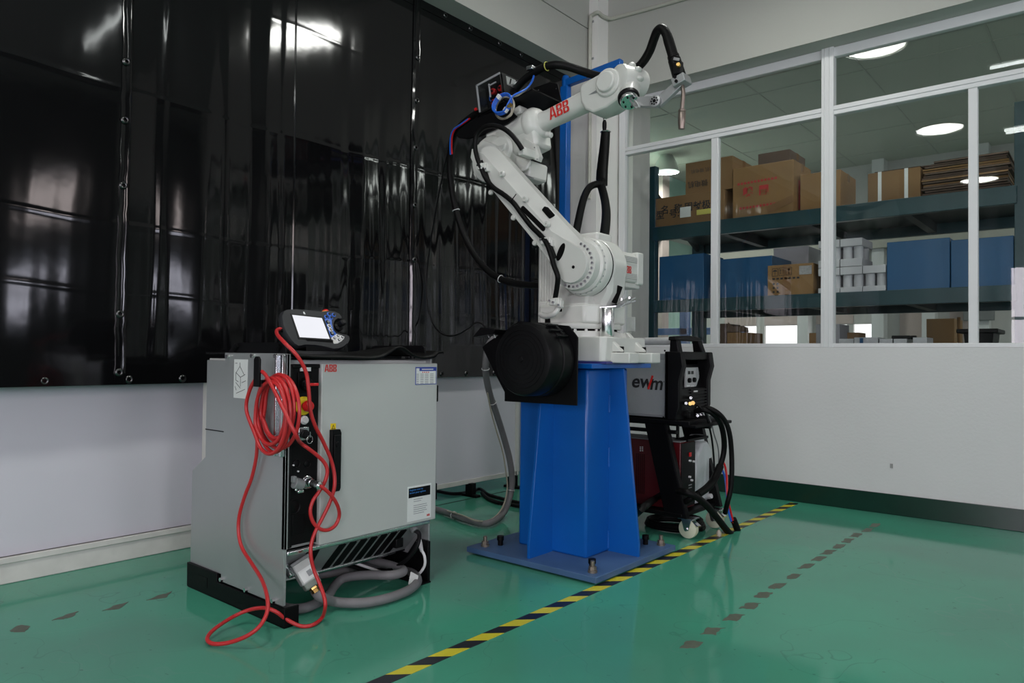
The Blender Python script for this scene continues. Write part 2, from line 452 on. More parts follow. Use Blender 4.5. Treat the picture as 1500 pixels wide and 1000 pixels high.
# ================================================================== THE SETTING
XA, YB = -3.57, 5.05
struct('floor', MB().box(HX0, HX1 + .2, HY0 - .2, 5.12, -.1, 0), FLOOR)
struct('ceiling', MB().box(HX0, HX1 + .2, HY0 - .2, 5.3, HZ, HZ + .1), HALLC)
struct('wall_left', MB().box(XA - .15, XA, HY0, 5.2, .84, HZ).box(XA - .15, XA, HY0, 2.0, 0, .84), WHITE2)
struct('wall_left_recess', MB().box(HX0 - .1, HX0, 1.7, 5.2, 0, .95).box(HX0, XA - .15, 1.90, 2.0, 0, .84), WHITE2)
bb = MB()
bb.yz([(HY0, 0), (2.0, 0), (2.0, .112), (HY0, .112)], XA, XA + .022)
bb.box(XA, XA + .032, HY0, 2.0, .085, .112)
struct('baseboard_left', bb, BASEW, None, .004)
struct('trim_1', MB().box(HX0, -3.14, 4.75, 5.3, 0, HZ), COLW)                              # corner column
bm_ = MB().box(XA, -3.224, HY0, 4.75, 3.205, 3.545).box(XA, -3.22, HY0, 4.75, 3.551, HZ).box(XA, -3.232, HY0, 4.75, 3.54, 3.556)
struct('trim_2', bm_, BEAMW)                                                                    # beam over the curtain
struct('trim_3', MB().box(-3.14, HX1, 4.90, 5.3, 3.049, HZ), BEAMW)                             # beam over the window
wr = MB().box(-3.14, HX1, YB, 5.19, 0, 1.045).box(4.78, HX1, YB, 5.19, 1.045, 3.049)
struct('wall_right', wr, WHITE)
struct('baseboard_right', MB().box(-3.14, HX1, YB - .012, YB, 0, .127), BASEG, None, .003)
struct('wall_opposite', wall_open('x', HX1, HX1 + .2, HY0, 5.2, 0, HZ, [(a, b, 1.25, 2.45) for a, b in WX_LOW] + [(a, b, 2.65, 3.55) for a, b in WX_LOW]), HALLW)
struct('wall_rear', wall_open('y', HY0 - .2, HY0, HX0, HX1 + .2, 0, HZ, [(a, b, .8, 2.6) for a, b in WY_LOW]), HALLW)


def window_grid(name, axis, c, a, b, z0, z1, nu, nz, t=.05):
    mb = MB()
    for i in range(nu + 1):
        u = a + (b - a) * i / nu
        _slab(mb, axis, c - .03, c + .03, u - t / 2, u + t / 2, z0, z1)
    for k in range(nz + 1):
        z = z0 + (z1 - z0) * k / nz
        _slab(mb, axis, c - .028, c + .028, a, b, z - t / 2, z + t / 2)
    return struct(name, mb, FRAME)


wn_ = 3
for a, b in WX_LOW:
    window_grid('window_%d' % wn_, 'x', HX1 + .03, a, b, 1.25, 2.45, 2, 2); wn_ += 1
    window_grid('window_%d' % wn_, 'x', HX1 + .03, a, b, 2.65, 3.55, 2, 1); wn_ += 1
for a, b in WY_LOW:
    window_grid('window_%d' % wn_, 'y', HY0 - .03, a, b, .8, 2.6, 2, 2); wn_ += 1

# the long glazed window between the hall and the storage room
win = bpy.data.objects.new('window_1', None); COL.objects.link(win); win.location = (-1.5, 5.08, 1.045); ORG['window_1'] = V(win.location)
win['kind'] = 'structure'
f0, f1 = 5.056, 5.116
ZS, ZT0, ZT1, ZH = 1.045, 2.592, 2.650, 3.049
xs_main = [(-3.125, -3.068), (-1.545, -1.467), (.075, .153), (1.66, 1.738), (3.20, 3.278), (4.72, 4.78)]
obj('frame', MB().box(-3.14, 4.78, f0, f1, ZS, 1.072).box(-3.14, 4.78, f0 + .012, f1, 2.985, ZH).box(*xs_main[0], f0 - .004, f1, ZS, ZH).box(*xs_main[5], f0 - .004, f1, ZS, ZH), FRAME, win, .004)
for a, b in xs_main[1:5]:
    obj('mullion', MB().box(a, b, f0 - .006, f1, ZS, ZH).box(a + .02, a + .024, f0 - .009, f0, ZS, ZH).box(a + .05, a + .054, f0 - .009, f0, ZS, ZH), FRAME, win, .002)
for a, b in ((-3.068, -1.545), (-1.467, .075), (.153, 1.66), (1.738, 3.20), (3.278, 4.72)):
    obj('transom', MB().box(a, b, f0, f1, ZT0, ZT1).box(a, b, f0 - .006, f0, ZT0 + .028, ZT1), FRAME, win, .002)
subs = [(-2.333, -2.279), (-.703, -.655), (.88, .93)]
for a, b in subs:
    obj('mullion', MB().box(a, b, f0 + .004, f1 - .006, 1.07, ZT0), FRAME, win, .003)
for a, b in ((-3.068, -2.333), (-2.279, -1.545), (-1.467, -.703), (-.655, .075), (.153, .88), (.93, 1.66), (1.738, 3.20), (3.278, 4.72)):
    obj('pane', MB().box(a, b, 5.088, 5.093, 1.072, ZT0), PANE, win)
for a, b in ((-3.068, -1.545), (-1.467, .075), (.153, 1.66), (1.738, 3.20), (3.278, 4.72)):
    obj('pane', MB().box(a, b, 5.088, 5.093, ZT1, 2.985), PANE, win)

# conduit on the column and the beam
cp = [PY(864, 150, 4.735), PY(864, 90, 4.735), PY(865, 30, 4.735), PY(868, 22, 4.735), PY(876, 18, 4.73), V((-3.12, 4.80, PX(884, 24, -3.12).z)), V((-3.10, 4.88, PY(893, 28, 4.88).z)), PY(905, 25, 4.885), PY(950, 13, 4.885), PY(1010, -4, 4.885), PY(1150, -42, 4.885)]
cp.insert(0, V((cp[0].x, 4.735, 2.2)))
cdo = struct('trim_4', MB().tube(cp, .014, 10, 5), mat('painted_conduit', (.50, .50, .43), .5))
for y in (32, 86):
    p = PY(864, y, 4.735)
    obj('clip', MB().box(p.x - .02, p.x + .03, 4.742, 4.751, p.z - .008, p.z + .008).cyl((p.x + .026, 4.745, p.z), (p.x + .026, 4.738, p.z), .006), GALV, cdo)

# wall socket scar and scuffs on the right-hand wall
so = PY(1306, 682, YB)
struct('trim_5', MB().box(so.x - .008, so.x + .008, YB - .004, YB, so.z - .014, so.z + .014), mat('patched_hole', (.30, .30, .29), .7))

# floor joint under the partition
struct('trim_6', MB().box(-3.384, -3.376, 1.85, 4.75, 0, .0012), BLKM)

# hazard tape along the floor
ta, tb = PZ(555, 1000, 0), PZ(1164, 736.5, 0)
d_ = (tb - ta).normalized(); n_ = V((d_.y, -d_.x, 0)) * .027; ta = ta - d_ * 2.2
tp = MB().loft([ta - n_, ta + n_, tb + n_, tb - n_], [p + V((0, 0, .0012)) for p in (ta - n_, ta + n_, tb + n_, tb - n_)])
single('hazard_tape', tp, tape_mat(), 'black and yellow striped hazard tape stuck along the green floor', 'floor tape')

# remnants of peeled tape, one worn line on each side
def residue(spots, label):
    mb = MB()
    for (x, y, wd, dp) in spots:
        r = random.Random(int(x * 7 + y)); k_ = .72 + (y - 769) / 155 * .62
        if dp < .05: C4 = [(-12.5, 3.4), (4, 3.9), (12.5, -3.3), (-4, -3.7)]
        else: C4, k_ = [(-20, 6), (-3, -1), (18, -7), (5, 3)], 1.
        P4 = [PZ(x + a_ * k_, y + b_ * k_, 0) for a_, b_ in C4]; pts = []
        for i in range(4):
            for j in range(4):
                q = P4[i].lerp(P4[(i + 1) % 4], j / 4) + V((r.uniform(-1, 1), r.uniform(-1, 1), 0)) * .006; pts.append((q.x, q.y))
        mb.xy(pts, 0, .0009)
    o = single('tape_residue', mb, CONC, label, 'floor marking'); o['kind'] = 'stuff'
residue([(x, y, .03, .02) for x, y in ((1281, 769), (1272, 776), (1254, 783.5), (1242, 791.5), (1228, 800), (1213, 808.5), (1199, 818), (1181, 829), (1163, 844), (1138, 858), (1118, 871), (1099, 887), (1074, 904), (1043, 924), (1012, 944))],
        'brown remnants of a peeled tape line on the open floor below the window wall')
residue([(236, 873, .028, .07), (170, 888, .026, .06), (98, 902, .03, .07), (30, 921, .012, .04)],
        'brown remnants of a peeled tape line by the white left baseboard')

# ================================================================== PARTITION AND CURTAINS
pt = thing('partition_panel', 'low white partition panel on black feet between control cabinet and blue pedestal', 'partition', (-3.45, 3, 0))
y0p, y1p = 1.80, PX(757, 600, -3.44).y
obj('panel_board', MB().box(-3.47, -3.44, y0p, y1p, .115, .86), WHITE2, pt, .002)
obj('edge_profile', MB().box(-3.474, -3.432, y0p, y1p, .088, .118).box(-3.474, -3.432, y1p - .015, y1p + .02, .088, .86).box(-3.474, -3.432, y0p - .02, y0p, .088, .86), BASEW, pt, .002)
for yy in (2.1, 3.67, y1p - .05):
    obj('foot', MB().box(-3.46, -3.40, yy - .022, yy + .022, .0, .092).box(-3.50, -3.36, yy - .022, yy + .022, 0, .018), BLKM, pt, .002)

XC = -3.39
YS1 = PX(179, 250, XC).y; YS2 = PX(607, 250, XC).y


def sst(a, b, x):
    t = min(1, max(0, (x - a) / (b - a))); return t * t * (3 - 2 * t)


FOLDS = []          # (image x at mid height, half width, slope, lean, strength high up)
for fx, hw, sl, ln, tp in ((228, .016, .12, .02, .8), (270, .088, .094, .012, .25), (329, .014, .14, -.02, .6), (376, .050, .150, .0, .5), (409, .012, .16, .0, .3), (520, .045, .20, .0, 0), (560, .02, .22, .0, 0)):
    FOLDS.append((PX(fx, 400, XC).y, hw, sl, ln, tp))


def fold(u):
    return u if abs(u) < 1 else math.copysign(math.exp(-(abs(u) - 1) * .33), u)


def curtain_x(y, z):
    low = sst(3.02, 1.9, z); hang = sst(.83, 1.05, z); mid = sst(3.19, 2.75, z)
    ph = .25 * math.sin(1.3 * z + y) + .10 * math.sin(4 * z + 2 * y)
    fine = sst(1.9, 2.9, y)                                # the right-hand sheets are more finely creased
    x = 0
    for yc, hw, sl, ln, tp in FOLDS:
        c = yc + ln * (z - 1.4) + .006 * math.sin(5 * z + 9 * yc)
        x += sl * hw * fold((y - c) / (hw * (1 + .15 * math.sin(3 * z + 5 * yc)))) * (low + (1 - low) * mid * tp)
    x += .0065 * math.sin(5.6 * y + ph * 2.2 + .5) * low * fine
    x += .0030 * math.sin(15 * y + 3 * ph + 1) * low * fine
    x += .0003 * math.sin(21 * y + 4 * ph) * mid + .045 * (z - 1.55) * (y - 1.08) * math.exp(-((y - 1.08) / .30) ** 2) * low
    x += .0016 * math.sin(39 * y + 2.5 * ph) * low * (.3 + .7 * math.sin(1.7 * y + 2) ** 2) * (.12 + .88 * fine)
    x += .0006 * math.sin(83 * y + 5 * ph) * low * (.15 + .85 * fine)
    x *= .35 + .65 * hang
    x += .004 * math.sin(2.6 * z + 1.9 * y) * (1 - .4 * low)
    for zc, sg in ((2.73, .0004), (2.13, .0010), (1.53, .0010), (1.23, .0007)):
        zz = zc + .012 * math.sin(2.2 * y) + .006 * math.sin(9 * y)
        x += sg * math.exp(-((z - zz) / .010) ** 2)
    return XC + x


def curtain(label, ya, yb, dx, cut=None):
    n = int((yb - ya) / .014); zs = []
    z = .822
    while z < 3.203:
        near = min(abs(z - c) for c in (2.73, 2.13, 1.53, 1.23))
        zs.append(z); z += .007 if near < .05 else .03
    zs.append(3.204)
    vs = []; fs = []
    for i in range(n + 1):
        y = ya + (yb - ya) * i / n
        for z in zs: vs.append((curtain_x(y, z) + dx, y, z))
    m = len(zs)
    for i in range(n):
        for j in range(m - 1): fs.append((i * m + j, (i + 1) * m + j, (i + 1) * m + j + 1, i * m + j + 1))
    root = thing('welding_curtain', label, 'curtain', (XC, (ya + yb) / 2, .822), 'black welding curtains on the left wall')
    mb = MB(); mb.add(vs, fs)
    o = obj('sheet', mb, CURT, root, fix=False, ang=60)
    md = o.modifiers.new('thickness', 'SOLIDIFY'); md.thickness = .002; md.offset = -1
    # folded hems
    seg = max(2, int((yb - ya) / .05))
    for z0, z1 in ((.822, .872), (3.150, 3.203)):
        hm = MB(); rings = []
        for i in range(seg + 1):
            y = ya + (yb - ya) * i / seg
            x = max(curtain_x(y, z0), curtain_x(y, z1)) + dx
            rings.append([(x + .001, y, z0), (x + .0035, y, z0), (x + .0035, y, z1), (x + .001, y, z1)])
        obj('hem', hm.lofts(rings), CURT, root)
    return root


def seam_strip(root, yc, wd, zs, dx=.006):
    mb = MB(); ring = []
    n = 60; r = random.Random(int(yc * 100))
    for i in range(n + 1):
        z = .83 + (3.19 - .83) * i / n
        x0 = curtain_x(yc - wd / 2, z) + dx; x1 = curtain_x(yc + wd / 2, z) + dx; j = r.uniform(-.003, .003)
        ring.append([(x0, yc - wd / 2 + j, z), (x0 + .010, yc - wd * .32 + j, z), (x0 * .5 + x1 * .5 + .006, yc + j, z), (x1 + .010, yc + wd * .34 + j, z), (x1, yc + wd / 2 + j, z), (x0 - .004, yc, z)])
    mb.lofts(ring); obj('overlap_strip', mb, CURT, root, ang=50)


def grommet(root, y, z, dx=.012):
    x = curtain_x(y, z) + dx
    mb = MB().lathe([(.008, 0), (.008, .004), (.012, .005), (.016, .003), (.018, 0)], (x, y, z), (1, 0, 0), 16, caps=False)
    obj('grommet', mb, GROM, root)


c1 = curtain('leftmost glossy black curtain hanging beside the bare white wall', -2.0, YS1 + .03, .012)
c2 = curtain('wide middle glossy black curtain hanging behind the grey cabinet', YS1 - .03, YS2 + .03, 0)
c3 = curtain('flattest black curtain hanging behind the white robot, next to the corner column', YS2 - .03, 4.74, .006)
seam_strip(c2, YS1, .05, None); seam_strip(c3, YS2, .05, None)
yv = PX(431, 200, XC).y
obj('weld_seam', MB().lofts([[(curtain_x(yv, z) + .001, yv - .006, z), (curtain_x(yv, z) + .005, yv, z), (curtain_x(yv, z) + .001, yv + .006, z), (curtain_x(yv, z) - .002, yv, z)] for z in [.83 + 2.36 * i / 70 for i in range(71)]]), CURT, c2)
for x, y in ((183, 92), (181, 177), (178, 272), (177, 460), (173, 545)):
    p = PX(x, y, XC); grommet(c2, YS1, p.z, .018)
for x, y in ((611, 86), (609, 148), (606, 216), (604, 300), (602, 380)):
    p = PX(x, y, XC); grommet(c3, YS2, p.z, .018)
for x, y in ((64, 558),):
    p = PX(x, y, XC); grommet(c1, p.y, .845)
for x in (188, 266):
    grommet(c2, PX(x, 556, XC).y, .845)
for x in (645, 681, 722):
    grommet(c3, PX(x, 551, XC).y, .845)
for x, y in ((650, 28), (687, 46), (730, 69), (762, 84), (800, 105)):
    grommet(c3, PX(x, y, XC).y, 3.18)
# ================================================================== ROBOT CONTROL CABINET
XF, YL, YR = -2.275, 1.478, 2.190
cab = thing('control_cabinet', 'light grey robot control cabinet with red letters, standing on a black skid', 'control cabinet', (-2.6, 1.83, 0))
obj('cabinet_body', MB().box(-2.86, -2.312, 1.49, 2.185, .262, .945), CABG, cab, .003)
sp = [(-2.283, .072), (-2.283, .966), (-2.312, .968), (-2.715, .968), (-2.715, .072)]
obj('side_panel', MB().xz(sp, 1.478, 1.489).box(-2.300, -2.283, 1.478, 1.494, .27, .966), CABS, cab, .0015)
obj('rear_duct', MB().xz([(-2.715, .098), (-2.715, .938), (-2.860, .938), (-2.860, .545), (-2.966, .478), (-2.970, .098)], 1.480, 2.18), CABS, cab, .003)
obj('duct_joint', MB().box(-2.8605, -2.717, 1.4785, 1.4805, .655, .659), BLKM, cab)
obj('corner_rail', MB().box(-2.337, -2.326, 1.462, 1.478, .60, .962).box(-2.302, -2.287, 1.462, 1.478, .60, .962).box(-2.335, -2.29, 1.472, 1.478, .60, .962), GALV, cab, .002)
obj('right_panel', MB().box(-2.72, -2.283, 2.180, 2.190, .07, .95), CABS, cab, .0015)
# operator strip
st_ = obj('operator_strip', MB().box(-2.312, -2.288, 1.492, 1.617, .272, .930).box(-2.288, -2.281, 1.492, 1.503, .272, .93).box(-2.288, -2.281, 1.503, 1.617, .915, .93), BLK, cab, .003)
XS = -2.288
yy, zz = PX(446, 561, XS).y, PX(446, 561, XS).z
obj('switch_plate', MB().box(XS, XS + .006, yy - .030, yy + .030, zz - .034, zz + .040), BLKM, st_, .002)
obj('switch_label', MB().box(XS, XS + .007, yy - .020, yy + .022, zz + .044, zz + .062), LABEL, st_)
obj('rotary_switch', MB().lathe([(.024, 0), (.024, .016), (.020, .020)], (XS + .005, yy, zz - .004), (1, 0, 0), 24).box(XS + .018, XS + .036, yy - .022, yy + .022, zz - .012, zz + .004), BLK, st_, .002)
obj('switch_handle', MB().box(XS + .030, XS + .041, yy - .006, yy + .034, zz - .009, zz + .001), REDB, st_, .002)
ey, ez = PX(444, 594, XS).y, PX(444, 594, XS).z
es = obj('emergency_stop_collar', MB().lathe([(.034, 0), (.034, .004), (.029, .008), (.018, .009)], (XS, ey, ez), (1, 0, 0), 32), YEL, st_)
obj('emergency_stop_button', MB().lathe([(.013, .005), (.013, .024)], (XS, ey, ez), (1, 0, 0), 20), BLK, es)
obj('emergency_stop_cap', MB().lathe([(.013, .022), (.020, .024), (.021, .034), (.018, .042), (.006, .045)], (XS, ey, ez), (1, 0, 0), 28), REDB, es)
wy, wz = PX(445, 615, XS).y, PX(445, 615, XS).z
obj('white_push_button', MB().lathe([(.016, 0), (.016, .006), (.012, .008), (.012, .014), (.010, .016)], (XS, wy, wz), (1, 0, 0), 24), WHP, st_)
ky, kz = PX(444, 635, XS).y, PX(444, 635, XS).z
kp = obj('key_switch', MB().box(XS, XS + .005, ky - .021, ky + .022, kz - .024, kz + .024), GALV, st_, .002)
obj('key_barrel', MB().lathe([(.016, 0), (.016, .014), (.011, .016), (.011, .02)], (XS + .004, ky - .002, kz), (1, 0, 0), 24), BLK, kp)
obj('key', MB().box(XS + .02, XS + .045, ky - .002, ky + .001, kz - .010, kz + .010).tube([(XS + .042, ky + .012 * math.cos(t), kz - .018 + .014 * math.sin(t)) for t in [i * PI / 6 for i in range(12)]], .0012, 6, 3, True), GALV, kp)
for x, y, r in ((450, 679, .013), (430, 742, .026), (434, 679, .014)):
    p = PX(x, y, XS)
    obj('blank_socket', MB().lathe([(r * 1.1, 0), (r * 1.1, .003), (r, .004), (r * .86, .002), (r * .8, .0025)], p, (1, 0, 0), 28), BLKM, st_)
for x, y in ((429, 681), (436, 690)):
    p = PX(x, y, XS); obj('indicator_pin', MB().cyl(p, p + V((.006, 0, 0)), .003, n=10), WHP, st_)
p = PX(437, 768, XS); obj('blank_cover', MB().box(XS, XS + .003, p.y - .026, p.y + .026, p.z - .036, p.z + .040), BLKM, st_, .002)
p = PX(434, 799, XS); obj('nameplate', MB().box(XS, XS + .002, p.y - .02, p.y + .055, p.z - .004, p.z + .004), GREYP, st_)
# pendant socket with its cover flap
q = PX(449, 706, XS)
sk = obj('pendant_socket', MB().lathe([(.024, 0), (.024, .005), (.021, .008), (.021, .014)], q, (1, 0, 0), 28), GALV, st_)
c_ = PX(438, 708, XS + .02)
obj('socket_cap', MB().cyl(c_ + V((0, -.022, .006)), c_ + V((.004, .014, -.006)), .021, .019, 20).box(c_.x - .008, c_.x + .012, c_.y - .03, c_.y - .016, c_.z + .006, c_.z + .030), GREYP, sk, .003)
obj('cap_latch', MB().box(c_.x - .004, c_.x + .014, c_.y - .012, c_.y + .012, c_.z - .032, c_.z - .022).cyl(c_ + V((.01, -.02, -.018)), c_ + V((.016, -.02, -.018)), .005), CHROME, sk, .002)
# door
XD = -2.272
door = obj('door', MB().box(-2.312, XD, 1.6185, 2.212, .262, .932), CABG, cab, .004)
logo(door, PX(475.2, 544.6, XD), (0, 1, 0), (0, 0, 1), .0275)
a, b = PX(608.5, 537.5, XD), PX(639, 562.5, XD)
s1 = obj('registration_sticker', MB().box(XD, XD + .0008, a.y, b.y, b.z, a.z), LBLUE, door)
obj('sticker_field', MB().box(XD, XD + .0013, a.y + .004, b.y - .004, b.z + .003, a.z - .017).box(XD, XD + .0013, a.y + .004, a.y + .022, a.z - .018, a.z - .005), LABEL, s1)
mb = MB()
for i in range(4): mb.box(XD, XD + .0018, a.y + .038 + .011 * i, a.y + .044 + .011 * i, a.z - .024, a.z - .020)
obj('printed_line', mb, INK, s1)
mb = MB()
for r_ in range(6):
    for c0, c1 in ((.006, .022), (.028, .05), (.054, .078), (.084, .108)):
        mb.box(XD, XD + .0018, a.y + c0, a.y + c1 - .004, a.z - .0315 - r_ * .0075, a.z - .0285 - r_ * .0075)
obj('printed_line', mb, INKG, s1)
obj('printed_line', MB().box(XD, XD + .0018, a.y + .036, b.y - .02, a.z - .0115, a.z - .0075), LABEL, s1)
a, b = PX(597, 713, XD), PX(631, 757, XD)
s2 = obj('service_sticker', MB().box(XD, XD + .0008, a.y, b.y, b.z, a.z), LABEL, door)
obj('sticker_header', MB().box(XD, XD + .0014, a.y + .006, b.y - .006, a.z - .048, a.z - .008), BLKM, s2)
TXB = mat('blue_print', (.03, .16, .42), .6)
text('Register now to\nsecure your uptime', .0115, TXB, V((XD + .0018, a.y + .010, a.z - .022)), (0, 1, 0), (0, 0, 1), s2, align='LEFT')
mb = MB()
for i, l in enumerate((.05, .042, 0, .075, .078, .07, .076, .06)):
    if l: mb.box(XD, XD + .0013, a.y + .034, a.y + .034 + l, a.z - .056 - i * .0085 - .0025, a.z - .056 - i * .0085)
obj('printed_line', mb, INKG, s2)
logo(s2, V((XD + .0009, b.y - .026, b.z + .008)), (0, 1, 0), (0, 0, 1), .009)
a = PX(488, 625, XD)
ws = obj('warning_sticker', MB().box(XD, XD + .001, a.y - .012, a.y + .012, a.z - .013, a.z + .013), YEL, door)
obj('warning_sign', MB().yz([(a.y - .008, a.z - .008), (a.y + .008, a.z - .008), (a.y, a.z + .009)], XD, XD + .0016), INKB, ws)
obj('warning_field', MB().yz([(a.y - .0045, a.z - .006), (a.y + .0045, a.z - .006), (a.y, a.z + .004)], XD, XD + .002), YEL, ws)
a, b = PX(482.5, 629, XD), PX(495.5, 718, XD)
hd = obj('door_handle', MB().yz([(a.y, b.z), (b.y - .005, b.z), (b.y, b.z + .012), (b.y, a.z - .014), (b.y - .006, a.z), (a.y, a.z)], XD, XD + .016).box(XD + .014, XD + .022, a.y + .008, b.y - .006, b.z + .03, a.z - .02), BLK, door, .002)
obj('lock_cover', MB().lathe([(.011, 0), (.009, .004)], (XD + .021, (a.y + b.y) / 2, a.z - .055), (1, 0, 0), 20), BLK, hd)
for y0, y1 in ((564, 588), (707, 731)):
    a, b = PX(641, y0, XD - .01), PX(641, y1, XD - .01)
    obj('hinge', MB().box(XD - .03, XD - .006, 2.210, 2.226, b.z, a.z), BLKM, cab, .003)
# vented connector panel under the door: slopes back and down
P00, P10 = V((-2.287, 1.49, .258)), V((-2.287, 2.178, .258))
P01, P11 = V((-2.43, 1.49, .112)), V((-2.43, 2.178, .112))
ex = V((0, 1, 0)); ed = (P01 - P00).normalized(); en = ex.cross(ed).normalized()
if en.x < 0: en = -en
def CP(u, v, h=0): return P00 + ex * u + ed * v + en * h
LV = (P01 - P00).length
cpn = obj('connector_panel', MB().loft([CP(0, 0), CP(.688, 0), CP(.688, LV), CP(0, LV)], [CP(0, 0, -.004), CP(.688, 0, -.004), CP(.688, LV, -.004), CP(0, LV, -.004)]), CABS, cab)
obj('upper_rail', MB().box(-2.300, -2.278, 1.49, 2.186, .246, .262), GALV, cab, .004)
obj('lower_rail', MB().cyl(CP(.05, LV, 0), CP(.63, LV, 0), .010, n=12), GALV, cab)
for i in range(7):
    u0 = .245 + i * .052
    obj('vent_cover', MB().loft([CP(u0 + a_, b_, .0005) for a_, b_ in ((0, .03), (.036, .03), (.036, LV - .016), (0, LV - .016))], [CP(u0 + a_, b_, .003) for a_, b_ in ((0, .03), (.036, .03), (.036, LV - .016), (0, LV - .016))]), BLKM, cpn)
    bolts(cpn, [CP(u0 + .03, .026, .002), CP(u0 + .006, LV - .012, .002)], en, .004, .003)
obj('vent_cover', MB().loft([CP(a_, b_, .0005) for a_, b_ in ((.10, .03), (.155, .03), (.175, LV - .05), (.12, LV - .05))], [CP(a_, b_, .003) for a_, b_ in ((.10, .03), (.155, .03), (.175, LV - .05), (.12, LV - .05))]), BLKM, cpn)
obj('cable_gland', MB().lathe([(.016, 0), (.016, .012), (.012, .016), (.012, .05), (.009, .052)], CP(.035, .09), (.75, .1, -.65), 14), GALV, cpn)
obj('grey_socket', MB().cyl(CP(.625, .03), CP(.625, .03, .02), .017), GREYP, cpn)
obj('power_socket', MB().box(-2.38, -2.35, 2.06, 2.10, .15, .19), BLK, cpn, .003)
# skid
sk_ = MB()
sk_.xz([(-2.974, 0.004), (-2.965, 0), (-2.272, 0), (-2.268, .01), (-2.268, .068), (-2.733, .068), (-2.733, .100), (-2.976, .100)], 1.470, 1.482)
sk_.box(-2.272, -2.262, 1.47, 1.53, 0, .07).box(-2.80, -2.262, 1.47, 1.53, 0, .006)
obj('skid', sk_, BLKM, cab, .002)
obj('skid_opening', MB().box(-2.88, -2.805, 1.4685, 1.4715, .028, .068), RUB, cab)
obj('skid', MB().xz([(-2.974, 0), (-2.268, 0), (-2.268, .175), (-2.34, .175), (-2.40, .10), (-2.55, .10), (-2.60, .07), (-2.974, .07)], 2.166, 2.180).box(-2.80, -2.262, 2.12, 2.18, 0, .006), BLKM, cab, .002)
obj('rear_skid_bar', MB().box(-2.97, -2.95, 1.482, 2.166, 0, .10), BLKM, cab)
obj('underside_plate', MB().box(-2.86, -2.43, 1.49, 2.18, .105, .112), BLKM, cab)
bolts(cab, [PY(x, y, 1.4775) for x, y in ((335, 522), (371, 521), (405, 521))], (0, -1, 0), .009, .010)
bolts(cab, [PY(x, y, 1.4775) for x, y in ((326, 848), (362, 863), (402, 879))], (0, -1, 0), .009, .012)
# lifting instruction label
a, b = PY(343.3, 526, 1.4775), PY(362, 584, 1.4775)
il = obj('instruction_label', MB().box(a.x, b.x, 1.4768, 1.478, b.z, a.z), LABEL, cab)
mb = MB(); lx, lz, LW, LH = a.x, b.z, b.x - a.x, a.z - b.z
def seg(p, q, r=.0011): mb.bar((lx + p[0] * LW, 1.4765, lz + p[1] * LH), (lx + q[0] * LW, 1.4765, lz + q[1] * LH), r * 1.6, .0006, (0, 0, 1) if abs(p[0] - q[0]) * LW > abs(p[1] - q[1]) * LH else (1, 0, 0))
for p_, q_ in (((.45, .92), (.45, .82)), ((.45, .82), (.18, .66)), ((.45, .82), (.78, .60)), ((.15, .66), (.50, .54)), ((.50, .54), (.85, .62)), ((.15, .66), (.15, .46)), ((.50, .54), (.50, .30)), ((.15, .46), (.35, .42)), ((.15, .40), (.5, .26)), ((.2, .12), (.85, .24)), ((.1, .90), (.25, .90)), ((.1, .30), (.2, .20)), ((.6, .40), (.9, .46))):
    seg(p_, q_)
obj('line_drawing', mb, INKB, il)
# cable hook on the side panel
a, b = PY(392.5, 522, 1.44), PY(392.5, 566, 1.44)
hk = obj('cable_hook', MB().xz([(a.x - .019, b.z), (a.x + .019, b.z), (a.x + .019, a.z - .010), (a.x + .010, a.z), (a.x - .010, a.z), (a.x - .019, a.z - .010)], 1.395, 1.403).box(a.x - .019, a.x + .019, 1.403, 1.478, b.z + .012, b.z + .024), BLKM, cab, .002)
obj('rating_plate', MB().box(a.x + .005, a.x + .075, 1.4765, 1.478, .745, .80), LABEL, cab)
obj('rating_plate_seal', MB().lathe([(.018, 0), (.018, .002)], (a.x + .012, 1.477, .80), (0, -1, 0), 20), LBLUE, cab)
# lifting lugs on the roof
for y0, nm in ((1.486, 'lifting_lug'), (2.168, 'lifting_lug')):
    obj(nm, MB().xz([(-2.72, .960), (-2.66, 1.004), (-2.635, 1.008), (-2.325, 1.008), (-2.312, 1.000), (-2.300, .960)], y0, y0 + .008), BLKM, cab, .0015)
for xa_, xb_ in ((-2.655, -2.628), (-2.352, -2.338)): obj('lug_slot', MB().cyl((xa_, 1.4845, .977), (xb_, 1.4845, .997), .008, n=10), ROBD, cab)

# rubber mat over the roof of the cabinet
vs = []; fs = []
NU, NV = 46, 22
for i in range(NU + 1):
    y = 1.495 + (2.235 - 1.495) * i / NU
    for j in range(NV + 1):
        t = j / NV; x = -2.90 + (.650) * t
        z = .974 + .004 * math.sin(9 * y + 3 * x)
        z += .032 * math.exp(-((y - 1.985) / .065) ** 2) * sst(.35, 1, t) + .012 * math.exp(-((y - 2.22) / .06) ** 2) * t
        z += .006 * math.exp(-((y - 1.50) / .05) ** 2) * t
        edge = sst(.90, 1.0, t)
        z -= edge * .020 * (1 - math.exp(-((y - 1.985) / .10) ** 2)) * (1 if y < 2.19 else .3)
        x2 = x + .010 * math.sin(5 * y) * t
        vs.append((x2, y, z))
for i in range(NU):
    for j in range(NV): fs.append((i * (NV + 1) + j, (i + 1) * (NV + 1) + j, (i + 1) * (NV + 1) + j + 1, i * (NV + 1) + j + 1))
mo = obj('rubber_mat', MB().add(vs, fs), RUB, None, fix=False, ang=60)
md = mo.modifiers.new('thickness', 'SOLIDIFY'); md.thickness = .008; md.offset = 1
tag(mo, 'wrinkled black rubber mat draped over the top of the grey cabinet', 'mat')

